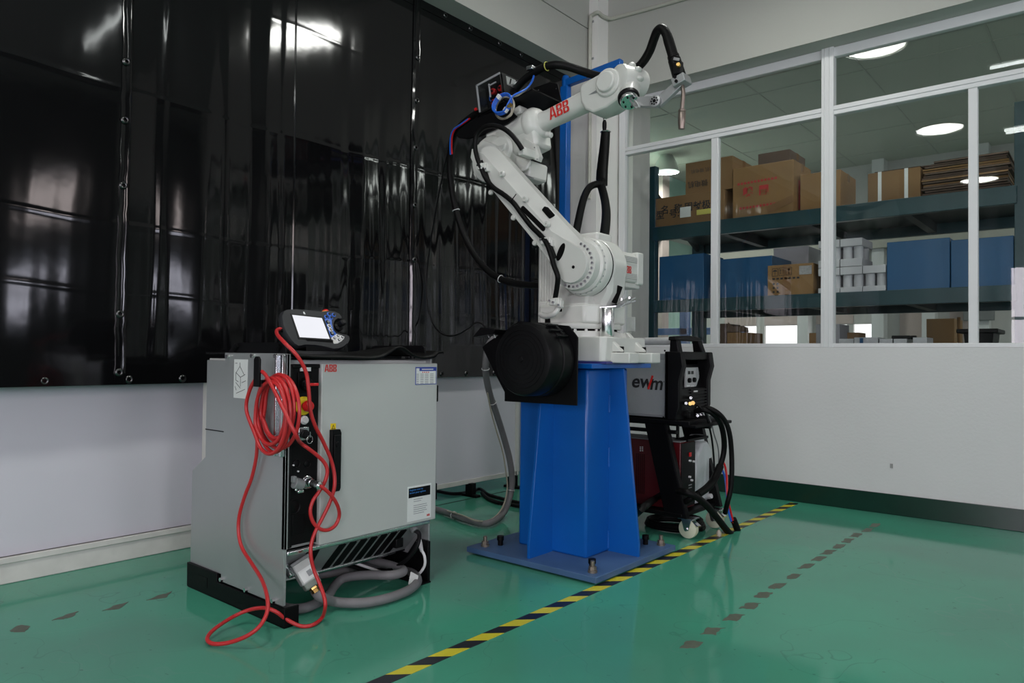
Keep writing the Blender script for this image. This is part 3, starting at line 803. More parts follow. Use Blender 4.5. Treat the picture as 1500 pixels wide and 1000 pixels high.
# ------------------------------------------------------------------ teach pendant leaning in its holder
PC = PX(454, 480, -2.395)
pu = V((0.04, 1, -.10)).normalized(); pv = V((-.50, 0, .866)); pv = (pv - pu * pv.dot(pu)).normalized(); pn = pu.cross(pv).normalized()
if pn.x < 0: pn = -pn
def P2(x, y, h=0.):
    """pixel on the pendant's face plane -> (u, v)"""
    d = ray(x, y); t = (PC - CAM).dot(pn) / d.dot(pn); q = CAM + d * t - PC
    return q.dot(pu), q.dot(pv)
def PF(u, v, h=0.): return PC + pu * u + pv * v + pn * h
tp_ = thing('teach_pendant', 'charcoal robot teach pendant with lit screen, propped on the cabinet top', 'teach pendant', PC - V((0, 0, .09)))
outl = [(419, 453.2), (433, 452.8), (452, 454.2), (470, 456.2), (480, 455), (490, 456), (497, 459.5), (500.5, 464), (500, 467), (495, 466), (490.5, 469), (488.5, 474), (489, 480), (492, 485), (497, 488.5), (502, 490), (507, 490.5), (511.5, 493), (512.5, 497), (510, 503), (504, 508), (496, 511), (488, 511.5), (478, 509), (462, 506), (445, 505.5), (436, 507.5), (430, 504), (424, 497), (417.5, 487), (413, 475), (411.2, 463), (413.5, 456)]
UV = [P2(*q) for q in outl]
cu_, cv_ = sum(u for u, v in UV) / len(UV), sum(v for u, v in UV) / len(UV)
def shr(s_, h): return [PF(cu_ + (u - cu_) * s_, cv_ + (v - cv_) * s_, h) for u, v in UV]
pb = MB().lofts([shr(.84, -.040), shr(.95, -.034), shr(1.0, -.020), shr(1.0, -.004), shr(.975, .003)])
body = obj('body', pb, PEND, tp_, ang=50)
scr = [(427, 462), (470.5, 466.7), (482, 497), (438, 494.5)]
obj('bezel', MB().loft([PF(*P2(x, y), .001) for x, y in ((424.5, 459.5), (471.5, 464.5), (485, 499.5), (436.5, 497))], [PF(*P2(x, y), .0045) for x, y in ((424.5, 459.5), (471.5, 464.5), (485, 499.5), (436.5, 497))]), BLK, tp_)
obj('screen', MB().loft([PF(*P2(x, y), .004) for x, y in scr], [PF(*P2(x, y), .0052) for x, y in scr]), SCREEN, tp_)
kp_ = [(474, 461), (484, 458.5), (491.5, 461), (489, 468), (485.5, 474), (487, 484), (492, 490), (484, 495.5), (479, 487)]
PBL = mat('blue_keypad', (.05, .16, .62), .4); PWH = mat('pale_keypad', (.55, .55, .53), .4)
obj('keypad', MB().loft([PF(*P2(x, y), .002) for x, y in ((475, 468), (485, 467.5), (485.5, 476), (488, 484.5), (492.5, 490), (484, 495))], [PF(*P2(x, y), .0042) for x, y in ((475, 468), (485, 467.5), (485.5, 476), (488, 484.5), (492.5, 490), (484, 495))]), PBL, tp_)
obj('keypad', MB().loft([PF(*P2(x, y), .002) for x, y in ((484, 495.5), (492.5, 489.5), (504, 494), (500, 500), (494, 503.5), (488.5, 504))], [PF(*P2(x, y), .0042) for x, y in ((484, 495.5), (492.5, 489.5), (504, 494), (500, 500), (494, 503.5), (488.5, 504))]), PWH, tp_)
for x, y, m_ in ((481, 461, BLK), (488, 462, BLK), (477, 465, BLK), (484, 466, BLK), (479.5, 472.5, BLK), (481.5, 478, WHP), (483.5, 483.5, WHP), (485.5, 489, BLK), (493.5, 493, WHP), (500, 495, WHP), (488.5, 496.5, WHP), (495, 499, WHP)):
    u, v = P2(x, y)
    rg = obj('key_button', MB().lathe([(.0092, 0), (.0092, .0035), (.0072, .005)], PF(u, v, .002), pn, 18), PBL if (y < 470) else m_, tp_)
    obj('key_symbol', MB().lathe([(.0058, 0), (.005, .003)], PF(u, v, .006), pn, 14), m_ if y < 470 else (BLK if m_ is WHP else GREYP), rg)
    if m_ is WHP: obj('key_mark', MB().lathe([(.0028, 0), (.0028, .001)], PF(u, v, .009), pn, 10), WHP, rg)
u, v = P2(497, 478)
jk = obj('joystick', MB().lathe([(.019, -.014), (.019, .002), (.010, .008), (.009, .022), (.013, .026), (.013, .036), (.008, .040)], PF(u - .004, v, 0), pn, 22), BLK, tp_)
u, v = P2(480, 454.5)
ec = obj('stop_collar', MB().lathe([(.019, -.010), (.019, .004)], PF(u - .004, v - .006, -.018), pv, 22), mat('orange_yellow_plastic', (.75, .40, .05), .4), tp_)
obj('stop_button', MB().lathe([(.012, 0), (.015, .006), (.012, .012)], PF(u + .002, v - .002, -.018), pv, 22), REDB, ec)
u, v = P2(445, 459.5); obj('face_mark', MB().loft([PF(u + a_, v + b_, .002) for a_, b_ in ((-.003, -.004), (.004, -.004), (.001, .006), (-.004, .006))], [PF(u + a_, v + b_, .0052) for a_, b_ in ((-.003, -.004), (.004, -.004), (.001, .006), (-.004, .006))]), WHP, tp_)
for x in (427, 456):
    u, v = P2(x, 454.5); obj('grip_pad', MB().loft([PF(u - .018, v - .012, -.03), PF(u + .018, v - .014, -.03), PF(u + .018, v + .002, -.03), PF(u - .018, v + .003, -.03)], [PF(u - .018, v - .012, -.012), PF(u + .018, v - .014, -.012), PF(u + .018, v + .002, -.012), PF(u - .018, v + .003, -.012)]), BLK, tp_, .002)
# its sheet-metal holder
A_ = [PF(*P2(447.5, 497), .008), PF(*P2(486.5, 499.5), .008)]
B_ = [PX(448.5, 522.5, PC.x + .035), PX(490, 523, PC.x + .035)]
hb = MB().loft([A_[0], A_[1], B_[1], B_[0]], [p + V((-.005, 0, .002)) for p in (A_[0], A_[1], B_[1], B_[0])])
hb.loft([B_[0], B_[1], V((PC.x - .10, B_[1].y, .985)), V((PC.x - .10, B_[0].y, .985))], [p + V((0, 0, -.006)) for p in (B_[0], B_[1], V((PC.x - .10, B_[1].y, .985)), V((PC.x - .10, B_[0].y, .985)))])
hb.loft([PF(-.10, -.11, -.045), PF(.11, -.11, -.045), V((PC.x - .06, PC.y + .10, .982)), V((PC.x - .06, PC.y - .06, .982))], [p + V((-.006, 0, 0)) for p in (PF(-.10, -.11, -.045), PF(.11, -.11, -.045), V((PC.x - .06, PC.y + .10, .982)), V((PC.x - .06, PC.y - .06, .982)))])
hb.loft([PF(-.06, -.02, -.042), PF(.08, -.02, -.042), PF(.08, -.115, -.042), PF(-.06, -.115, -.042)], [PF(-.06, -.02, -.047), PF(.08, -.02, -.047), PF(.08, -.115, -.047), PF(-.06, -.115, -.047)])
single('pendant_holder', hb, BLK, 'black folded holder under the teach pendant on the cabinet roof', 'holder', bevel=.0015)

# ------------------------------------------------------------------ red pendant cable
R_ = .0068
pts = [PF(*P2(417, 481.5), -.012), PX(410, 481.5, -2.40), PX(405.5, 484, -2.385), PX(407, 491, -2.33), PX(418, 503, -2.265), PX(432, 517, -2.232), PX(443, 533, -2.226), PX(449.5, 550, -2.225), PX(452.5, 575, -2.222), PX(454.5, 600, -2.222), PX(461, 622, -2.224), PX(474, 648, -2.235), PX(485.5, 675, -2.24), PX(490, 697, -2.235), PX(489.5, 715, -2.232), PX(483.5, 735, -2.24), PX(473, 757, -2.25), PX(462, 778, -2.25), PX(456, 797, -2.25), PX(455.5, 815, -2.245), PX(460, 835, -2.24), PX(467.5, 853, -2.22), PX(474.5, 873, -2.19)]
pts += [PX(476.5, 888, -2.17), PZ(472, 904, .014), PZ(458, 915, .008), PZ(440, 916.5, .008), PZ(420, 907, .03), PZ(403, 895, .065), PZ(385, 890, .07), PZ(362, 894, .05), PZ(338, 905, .035), PZ(313, 922, .025), PZ(303.5, 935, .016), PZ(312, 942.5, .010), PZ(335, 941, .018), PZ(362, 931, .045), PZ(381, 916, .075)]
pts += [PY(391.5, 895, 1.36), PY(391, 872, 1.385), PY(383, 848, 1.42), PY(368, 824, 1.445), PY(354.5, 802, 1.455), PY(349.5, 780, 1.46), PY(350.5, 755, 1.462), PY(359, 725, 1.462), PY(368.5, 700, 1.462), PY(375.5, 668, 1.46), PY(376.5, 640, 1.455), PY(374, 618, 1.452)]
hc = PY(402, 597, 1.44); loops = 6; rr = random.Random(3)
seq = []
for i in range(loops * 12 + 4):
    t = i / 12; a = PI + -2 * PI * t           # start at the left, go up over the hook
    k_ = int(t) % loops
    rx = (.122, .105, .090, .112, .098, .118, .12)[k_]; rz = (.132, .118, .106, .130, .116, .126, .12)[k_]
    ox = (-.006, .012, .020, .030, .006, .034, .03)[k_]
    top = .893 - k_ * .004
    zc = top - rz + .004 * math.sin(k_ * 2.1)
    yk = 1.468 - .0098 * t
    seq.append(V((hc.x - .004 + ox * (.5 + .5 * math.cos(a) * -1) + rx * math.cos(a), yk, zc + rz * math.sin(a))))
pts += seq
pts += [PY(431, 632, 1.41), PX(440, 648, -2.235), PX(452, 657, -2.235), PX(466, 668, -2.235), PX(475.5, 678, -2.235), PX(479.5, 690, -2.232), PX(476, 705, -2.236), PX(468, 719, -2.25), PX(458.5, 733, -2.255), PX(454.5, 749, -2.255), PX(459, 765, -2.252), PX(470, 775, -2.248), PX(482, 775.5, -2.245), PX(492, 768, -2.243), PX(497, 755, -2.24), PX(495, 742, -2.225), PX(488, 729, -2.215), PX(478, 718, -2.212), PX(469, 711, -2.217)]
cbl = thing('pendant_cable', 'long red pendant cable coiled on the cabinet hook and looping onto the floor', 'cable', (-2.4, 1.42, 0))
obj('cable_jacket', MB().tube(pts, R_, 10, 5), RED, cbl, ang=80)
e0 = PX(452, 706, XS + .012); e1 = PX(470, 712, -2.215); ed_ = e1 - e0
obj('plug', MB().lathe([(.016, 0), (.016, ed_.length * .25), (.0135, ed_.length * .28), (.0135, ed_.length * .62), (.0155, ed_.length * .65), (.0155, ed_.length * .9), (.010, ed_.length)], e0, ed_, 20), GALV, cbl)
obj('cable_boot', MB().tube([PF(*P2(420, 481.5), -.012), PF(*P2(413, 481), -.012)], .0078, 10, 1), BLK, cbl)

# ------------------------------------------------------------------ grey hose from the cabinet to the robot
hz = .021
hp = [PX(462, 866, -2.30), PX(470, 874, -2.26), PZ(490, 881, .03), PZ(520, 883, .026), PZ(550, 880, .024), PZ(580, 872, .023), PZ(602, 862, .023), PZ(612, 850, .023), PZ(603, 838, .025), PZ(580, 829, .026), PZ(545, 827, .026)]
hp += [V((-2.62, 1.90, .026)), V((-2.72, 1.72, .03)), V((-2.60, 1.57, .03)), V((-2.40, 1.555, .024)), PZ(440, 891, .022), PZ(460, 885, .022), PZ(480, 873, .024), PZ(490, 858, .03), PZ(505, 846, .05), PZ(540, 842, .062), PZ(575, 842, .066), PZ(590, 834, .064), V((-2.52, 2.08, .064)), V((-2.62, 2.06, .064)), V((-2.72, 1.98, .06))]
gh = thing('grey_hose', 'thick dusty grey hose coiled under the cabinet with its boxy white plug', 'hose', (-2.4, 1.8, 0))
obj('hose_jacket', MB().tube(hp, .0185, 12, 6), HOSE, gh, ang=80)
# plug hood: box whose long axis runs down to the right
h0, h1 = PX(437, 822, -2.335), PX(459, 859, -2.285); ha = (h1 - h0).normalized(); hs = V((.25, 1, 0.35)); hs = (hs - ha * hs.dot(ha)).normalized()
obj('plug_hood', MB().bar(h0, h0.lerp(h1, .80), .068, .052, hs), mat('pale_plug_hood', (.50, .51, .49), .45), gh, .006)
obj('plug_base', MB().bar(h0.lerp(h1, .72), h1, .062, .048, hs), mat('green_grey_hood', (.20, .23, .20), .5), gh, .006)
hn = ha.cross(hs); hn = hn if hn.x > 0 else -hn
obj('hood_sticker', MB().bar(h0.lerp(h1, .30) + hn * .0265, h0.lerp(h1, .72) + hn * .0265, .056, .001, hs), LABEL, gh)
obj('printed_line', MB().bar(h0.lerp(h1, .42) + hn * .0272 + hs * .008, h0.lerp(h1, .62) + hn * .0272 + hs * .008, .018, .0006, hs), INKG, gh)
obj('plug_lever', MB().bar(h0 - hs * .038, h0 + hs * .038, .012, .062, ha).bar(h0 + ha * .0 - hs * .037, h0.lerp(h1, .35) - hs * .037, .005, .03, hs).bar(h0 + hs * .037, h0.lerp(h1, .35) + hs * .037, .005, .03, hs), GREYP, gh, .003)
obj('plug_gland', MB().lathe([(.019, 0), (.019, .010), (.015, .012), (.017, .024)], h1 - ha * .002, ha, 6), BRASS, gh)

hp2 = [PZ(600, 741, .024), PZ(625, 743, .024), PZ(650, 749, .024), PZ(680, 760, .024), PZ(705, 766.5, .024), PZ(722, 764, .03), V((PX(737, 752, -2.80).x, PX(737, 752, -2.80).y, PX(737, 752, -2.80).z)), PX(746, 730, -2.80), PX(750, 705, -2.80), PX(747, 675, -2.80), PX(738, 640, -2.80), PX(727, 605, -2.78), PX(717, 575, -2.76), PX(712, 550, -2.74), PX(711.5, 530, -2.72), PX(716, 505, -2.70), PX(730, 490, -2.65)]
h2 = thing('grey_hose', 'thick grey hose curving up from the floor to the back of the robot', 'hose', (-2.8, 3.0, 0))
obj('hose_jacket', MB().tube(hp2, .0185, 12, 6), HOSE, h2, ang=80)
sp2 = [PZ(655, 748, .045), PZ(676, 754, .048), PZ(700, 763, .045), PX(722, 759, -2.79), PX(737, 741, -2.785), PX(743, 715, -2.785), PX(741, 690, -2.785), PX(736, 660, -2.785), PX(727, 630, -2.77), PX(719, 600, -2.75), PX(714, 575, -2.74)]
obj('strapped_wire', MB().tube(sp2, .0045, 8, 5), BEIGE, h2)
for p, q in ((7, .5), (11, .5), (2, .5), (13, .5)):
    c = smooth_path(hp2, 6)[p * 6 + 3]; c2_ = smooth_path(hp2, 6)[p * 6 + 4]; a_ = (c2_ - c).normalized()
    u, v, _ = frame_of(a_)
    obj('cable_tie', MB().tube([c + u * (.0215 * math.cos(t)) + v * (.0215 * math.sin(t)) for t in [i * PI / 5 for i in range(10)]], .002, 6, 2, True), WHP, h2)
# black leads on the floor beside the partition
single('black_lead', MB().tube([PZ(618, 716, .012), PZ(640, 719, .012), PZ(665, 723, .012), PZ(690, 720, .012), PZ(703, 716, .014), PZ(715, 724, .012), PZ(735, 730, .012), PZ(765, 737, .012), PZ(785, 741, .012)], .011, 9, 6), RUB,
       'black lead lying on the floor between partition foot and blue pedestal', 'cable')
single('black_lead', MB().tube([PZ(706, 722, .014), PZ(715, 730, .014), PZ(730, 736, .014), PZ(750, 739, .014), PZ(790, 747, .014)], .013, 9, 6), RUB,
       'thicker black lead curling from the partition foot towards the blue pedestal', 'cable')
# right-hand leads at the cabinet
bl = thing('power_lead', 'black power lead drooping from the cabinet connector panel at lower right', 'cable', (-2.35, 2.05, 0))
obj('cable_jacket', MB().tube([CP(.625, .03, .015), PX(614, 782, -2.28), PX(612, 797, -2.27), PX(603, 812, -2.29), PX(590, 824, -2.33), PX(572, 834, -2.40), PX(545, 838, -2.50), V((-2.62, 1.9, .09)), V((-2.7, 1.8, .06))], .009, 9, 6), BLK, bl)
wl = thing('white_lead', 'white lead with moulded plug beside the black power lead under the cabinet', 'cable', (-2.3, 2.05, 0))
obj('cable_jacket', MB().tube([PX(618, 806, -2.285), PX(622, 815, -2.275), PX(622, 828, -2.28), PX(614, 840, -2.31), PX(602, 846, -2.36), PX(585, 846, -2.42), V((-2.55, 1.95, .09))], .006, 9, 6), WHP, wl)
obj('moulded_plug', MB().cyl(PX(614, 792, -2.32), PX(618, 807, -2.285), .013, .007, 12), WHP, wl)
single('paper_tag', MB().bar(PX(600, 846, -2.28), PX(611, 852, -2.24), .055, .0015, (0, 0, 1)), LABEL, 'white paper tag lying against the hose under the cabinet', 'tag')
# ================================================================== BLUE PEDESTAL
ped = thing('robot_pedestal', 'blue welded steel pedestal with gusset fins, bolted to the green floor', 'pedestal', (-2.08, 2.96, 0))
obj('base_plate', MB().box(-2.457, -1.707, 2.605, 3.320, .010, .036), BLUED, ped, .002)
obj('shim_plate', MB().box(-2.36, -1.80, 2.655, 3.27, 0, .010), BLKM, ped)
obj('column', MB().box(-2.305, -1.900, 2.815, 3.175, .034, .912), BLUE, ped, .012)
TZ = .936
obj('top_plate', MB().box(-2.37, -1.815, 2.725, 3.255, .914, TZ), BLUE, ped, .002)
fp = [(0, .034), (0, .912), (.085, .912), (.180, .10), (.180, .034)]
for k_ in range(4):
    mb = MB()
    if k_ == 0: mb.yz([(2.82 - a, z) for a, z in fp], -2.108, -2.094)
    if k_ == 1: mb.xz([(-1.905 + a * .95, z) for a, z in fp], 3.005, 3.019)
    if k_ == 2: mb.yz([(3.17 + a * .7, z) for a, z in fp], -2.108, -2.094)
    if k_ == 3: mb.xz([(-2.30 - a * .8, z) for a, z in fp], 3.005, 3.019)
    obj('gusset_fin', mb, BLUE, ped, .0015)
wb = [(-2.110, 2.812, z0, z1) for z0, z1 in ((.05, .12), (.42, .50), (.74, .80))] + [(-1.898, 3.002, z0, z1) for z0, z1 in ((.05, .13), (.44, .53), (.70, .78))]
for x, y, z0, z1 in wb:
    obj('weld_bead', MB().tube([(x, y, z0), (x, y, (z0 + z1) / 2), (x, y, z1)], .006, 8, 3), BLUE, ped)
for x, y in ((-2.393, 2.668), (-1.762, 2.662), (-1.761, 3.270), (-2.40, 3.27)):
    ab = obj('anchor_stud', MB().cyl((x, y, .034), (x, y, .085), .0095, n=12), STUD, ped)
    obj('anchor_nut', MB().cyl((x, y, .046), (x, y, .062), .017, n=6).cyl((x, y, .036), (x, y, .046), .021, n=16), STUD, ab)
for x, y in ((-2.352, 2.735), (-1.790, 2.700), (-1.828, 3.235), (-2.34, 3.2)):
    lb = obj('levelling_bolt', MB().cyl((x, y, .034), (x, y, .060), .013, n=14).cyl((x, y, .060), (x, y, .082), .017, n=18), BLKM, ped, .002)

# ================================================================== INDUSTRIAL ROBOT
rb = thing('industrial_robot', 'white six-axis industrial robot arm with red letters, mounted on the blue pedestal', 'robot arm', (-2.08, 2.97, TZ))
# ---- foot
ft = MB()
ft.xy([(-2.32, 2.79), (-1.815, 2.79), (-1.795, 2.81), (-1.795, 3.16), (-2.32, 3.16)], TZ + .010, 1.06)
ft.lathe([(.205, 1.05), (.205, 1.088)], (-2.06, 2.97, 0), (0, 0, 1), 40)
obj('base', ft, ROB, rb, .006)
for yy in (2.862, 3.065):
    obj('base_rib', MB().xz([(-1.86, TZ + .055), (-1.86, 1.086), (-1.845, 1.086), (-1.752, TZ + .062), (-1.752, TZ + .055)], yy, yy + .03), ROB, rb, .004)
    obj('mounting_foot', MB().box(-1.86, -1.700, yy - .010, yy + .075, TZ + .004, TZ + .052), ROB, rb, .005)
    obj('foot_bolt', MB().cyl((-1.775, yy + .035, TZ + .052), (-1.775, yy + .035, TZ + .08), .017, n=18), BLKM, rb, .002)
obj('base_web', MB().xz([(-1.86, TZ + .01), (-1.86, 1.082), (-1.85, 1.082), (-1.80, TZ + .05), (-1.80, TZ + .01)], 2.895, 3.06), ROB, rb)
obj('mounting_foot', MB().box(-2.42, -2.30, 2.80, 2.90, TZ + .004, TZ + .05), ROB, rb, .004)
BL2 = mat('blue_purple_cast_marking', (.05, .05, .22), .5)
obj('base_gasket', MB().box(-2.30, -1.79, 2.80, 3.15, TZ, TZ + .010), BL2, rb)
J1 = V((-2.06, 2.97, 0))
obj('swivel_gap', MB().lathe([(.188, 1.086), (.188, 1.100)], J1, (0, 0, 1), 40), ROBD, rb)
bolts(rb, [(J1.x + .196 * math.cos(t), J1.y + .196 * math.sin(t), 1.086) for t in [-PI / 2 + (i - 5) * PI / 12 for i in range(12)]], (0, 0, 1), .008, .011, ROB)
obj('swivel_ring', MB().lathe([(.205, 1.098), (.208, 1.102), (.208, 1.120), (.200, 1.126)], J1, (0, 0, 1), 48), ROB, rb)
# ---- turret
tu = MB().xy([(-2.188, 2.81), (-1.92, 2.81), (-1.87, 2.86), (-1.87, 3.10), (-2.188, 3.14)], 1.122, 1.215)
tu.loft([(-2.17, 2.822, 1.21), (-1.91, 2.815, 1.21), (-1.88, 3.12, 1.21), (-2.22, 3.12, 1.21)], [(-2.13, 2.90, 1.32), (-1.96, 2.90, 1.32), (-1.93, 3.10, 1.32), (-2.18, 3.10, 1.32)])
obj('turret', tu, ROB, rb, .012)
obj('cable_port', MB().box(-2.075, -2.045, 2.807, 2.812, 1.180, 1.194), ROBD, rb, .003)
obj('turret_slot', MB().xz([(-2.13 + .016 * math.cos(t), 1.135 + .026 * math.sin(t)) for t in [i * PI / 8 for i in range(16)]], 2.807, 2.812), ROBD, rb)
tb_ = MB().box(-2.285, -2.14, 2.93, 3.11, 1.14, 1.545)
for i in range(4): tb_.box(-2.277 + i * .034, -2.262 + i * .034, 2.922, 2.932, 1.20, 1.52)
obj('swivel_motor', tb_, ROB, rb, .006)
obj('motor_flange', MB().box(-2.215, -2.11, 2.84, 2.94, 1.115, 1.235), ROB, rb, .006)
obj('bump_stop', MB().cyl((-2.185, 2.83, 1.092), (-2.185, 2.83, 1.125), .013, n=16), ROB, rb)
# ---- shoulder (axis 2 along Y)
J2x, J2z = -1.948, 1.392
def CY(r0, y0, y1, r1=None, n=40, x=J2x, z=J2z): return MB().cyl((x, y0, z), (x, y1, z), r0, r1, n)
hsg = []
for i in range(25):
    t = math.radians(-20 + 230 * i / 24); hsg.append((J2x + .136 * math.cos(t), J2z + .140 * math.sin(t)))
hsg += [(J2x - .135, J2z - .10), (-2.10, 1.19), (-2.07, 1.165), (-1.93, 1.165), (-1.865, 1.205), (-1.826, 1.27)]
obj('shoulder_housing', MB().xz(hsg, 2.888, 3.030), ROB, rb, .022)
obj('housing_lug', MB().box(-2.05, -1.965, 2.85, 2.94, 1.195, 1.265), ROB, rb, .010)
obj('housing_slot', MB().bar((-1.852, 2.945, 1.225), (-1.822, 2.95, 1.305), .012, .05, (0, 1, 0)), ROBD, rb, .004)
obj('lifting_boss', MB().box(-2.02, -1.90, 2.89, 3.02, J2z + .12, J2z + .168), ROB, rb, .012)
obj('shoulder_reducer', MB().lathe([(.134, 0), (.140, .008), (.140, .046), (.136, .05)], (J2x, 2.832, J2z), (0, 1, 0), 56), ROB, rb)
obj('shoulder_gap', CY(.138, 2.880, 2.890, n=48), ROBD, rb)
bolts(rb, [(J2x + .128 * math.cos(t), 2.8325, J2z + .128 * math.sin(t)) for t in [math.radians(-105 + 13.5 * i) for i in range(13)]], (0, -1, 0), .006, .006, GALV)
obj('top_plug', MB().lathe([(.016, 0), (.016, .028), (.012, .034)], (J2x - .05, 2.87, J2z + .125), (0, 0, 1), 18), ROB, rb)
# shoulder motor
mo_ = obj('shoulder_motor', MB().xz([(-2.05, 1.345), (-1.915, 1.345), (-1.905, 1.355), (-1.905, 1.475), (-1.93, 1.50), (-2.05, 1.50)], 3.01, 3.315).box(-2.04, -1.915, 3.03, 3.31, 1.318, 1.345), ROB, rb, .006)
for z in (1.375, 1.460): obj('cooling_ribs', MB().box(-1.906, -1.9025, 3.05, 3.26, z - .014, z + .014), ROB, mo_)
for z in [1.363 + i * .008 for i in range(4)] + [1.448 + i * .008 for i in range(4)]:
    obj('rib_groove', MB().box(-1.9035, -1.9015, 3.05, 3.26, z - .0008, z + .0008), GREYP, mo_)
pl_ = PX(909, 398.5, -1.9045)
logo(mo_, PX(913.5, 399, -1.9042), (0, 1, 0), (0, 0, 1), .037)
obj('motor_end_cap', MB().box(-2.05, -1.900, 3.265, 3.325, 1.338, 1.505), ROB, mo_, .008)
# gas spring
gs = PY(889, 475, 2.885)
g_ = obj('balance_cylinder', MB().lathe([(.030, 1.060), (.033, 1.064), (.033, 1.190), (.030, 1.196)], (gs.x, gs.y, 0), (0, 0, 1), 28), CHROME, rb)
obj('cylinder_bracket', MB().loft([(gs.x - .05, 2.86, 1.192), (gs.x + .04, 2.90, 1.200), (gs.x + .06, 3.04, 1.232), (gs.x - .05, 3.04, 1.200)], [(gs.x - .05, 2.86, 1.198), (gs.x + .04, 2.90, 1.206), (gs.x + .06, 3.04, 1.238), (gs.x - .05, 3.04, 1.206)]).bar((gs.x + .03, 2.92, 1.20), (gs.x + .05, 3.02, 1.25), .05, .006), GALV, g_)
bolts(g_, [(gs.x + .035, 2.955, 1.234), (gs.x + .06, 2.985, 1.242)], (0, 0, 1), .009, .010)
# ---- lower arm: local (t along, s across)
ad = V((-.7014, 0, .7128)); an = V((.7128, 0, .7014)); J2v = V((J2x, 0, J2z))
def AP(t, s, y): p = J2v + ad * t + an * s; return V((p.x, y, p.z))
def aprof(sl, sr_, r0, rt, tl):
    P = []
    for i in range(15):                                   # round shoulder end
        ph = math.radians(-118 + 236 * i / 14); P.append((-r0 * math.cos(ph), -r0 * math.sin(ph)))
    P += [(.20, sl), (.55, sl + .004), (tl - .10, sl + .008), (tl - .02, sl + .03), (tl + .005, 0), (tl - .01, sr_ - .03), (tl - .08, sr_), (.55, sr_), (.20, sr_ + .004)]
    return P
fa = aprof(-.066, .030, .086, 0, .90); fb = aprof(-.067, .031, .088, 0, .90); ba = aprof(-.078, .090, .118, 0, .93)
mid = aprof(-.078, .088, .116, 0, .925)
A0 = [AP(t, s, 2.742) for t, s in fa]; A0b = [AP(t, s, 2.766 if i < 15 else 2.744) for i, (t, s) in enumerate(fb)]
A1 = [AP(t, s, 2.768 if i < 15 else 2.79) for i, (t, s) in enumerate(mid)]; A2 = [AP(t, s, 2.832) for t, s in ba]
arm = obj('lower_arm', MB().lofts([A0, A0b, A1, A2]), ROB, rb, .003, ang=28)
obj('arm_flange', MB().lathe([(.122, 0), (.130, .006), (.130, .026)], (J2x, 2.810, J2z), (0, 1, 0), 56), ROB, arm)
bolts(arm, [(J2x + .102 * math.cos(t), 2.767, J2z + .102 * math.sin(t)) for t in [math.radians(66 - 13.0 * i) for i in range(15)]], (0, -1, 0), .0068, .007, GALV, name='flange_bolt', hexa=False)
p = PY(840, 391, 2.742); obj('cap_plug', MB().cyl((p.x, 2.7425, p.z), (p.x, 2.7395, p.z), .0075, n=14), ROBD, arm)
def slot(pts2, y, nm='arm_opening'):
    obj(nm, MB().xz(pts2, y - .0015, y + .004), ROBD, arm)
def ellpx(cx, cy, a, b, ang, y, n=20):
    c = PY(cx, cy, y); o = []
    for i in range(n):
        t = 2 * PI * i / n; u, v = a * math.cos(t), b * math.sin(t); ca, sa = math.cos(ang), math.sin(ang)
        o.append((c.x + u * ca - v * sa, c.z + u * sa + v * ca))
    return o
slot(ellpx(821.5, 369, .044, .017, math.radians(64), 2.742), 2.742)
q0, q1 = PY(766, 305, 2.742), PY(796, 335, 2.742); qa = math.atan2(q1.z - q0.z, q1.x - q0.x)
qm = (q0 + q1) / 2; qd = (q1 - q0).normalized(); qn = V((-qd.z, 0, qd.x)); ql = (q1 - q0).length / 2; st2 = []
for i in range(9): t = PI / 2 - PI * i / 8; st2.append(qm + qd * (ql + .012 * math.cos(t)) + qn * (.012 * math.sin(t)))
for i in range(9): t = -PI / 2 - PI * i / 8; st2.append(qm + qd * (-ql + .012 * math.cos(t)) + qn * (.012 * math.sin(t)))
slot([(p.x, p.z) for p in st2], 2.742)
q = AP(.335, .055, 2.765)
obj('hand_hole', MB().bar(AP(.262, .072, 2.780), AP(.330, .072, 2.780), .045, .026, (0, 1, 0)), ROBD, arm, .006)
for x, y in ((737, 255), (770.5, 292), (802.5, 328.5)):
    p = PY(x, y, 2.742); obj('boss', MB().lathe([(.015, 0), (.015, -.012), (.012, -.016), (.005, -.016), (.004, -.010)], (p.x, 2.742, p.z), (0, 1, 0), 20), ROB, arm)
for x, y in ((720, 282), (753, 319), (784.5, 356)):
    p = PY(x, y, 2.745); obj('boss', MB().lathe([(.013, 0), (.013, -.010), (.010, -.013), (.004, -.013)], (p.x, 2.745, p.z), (0, 1, 0), 20), ROB, arm)
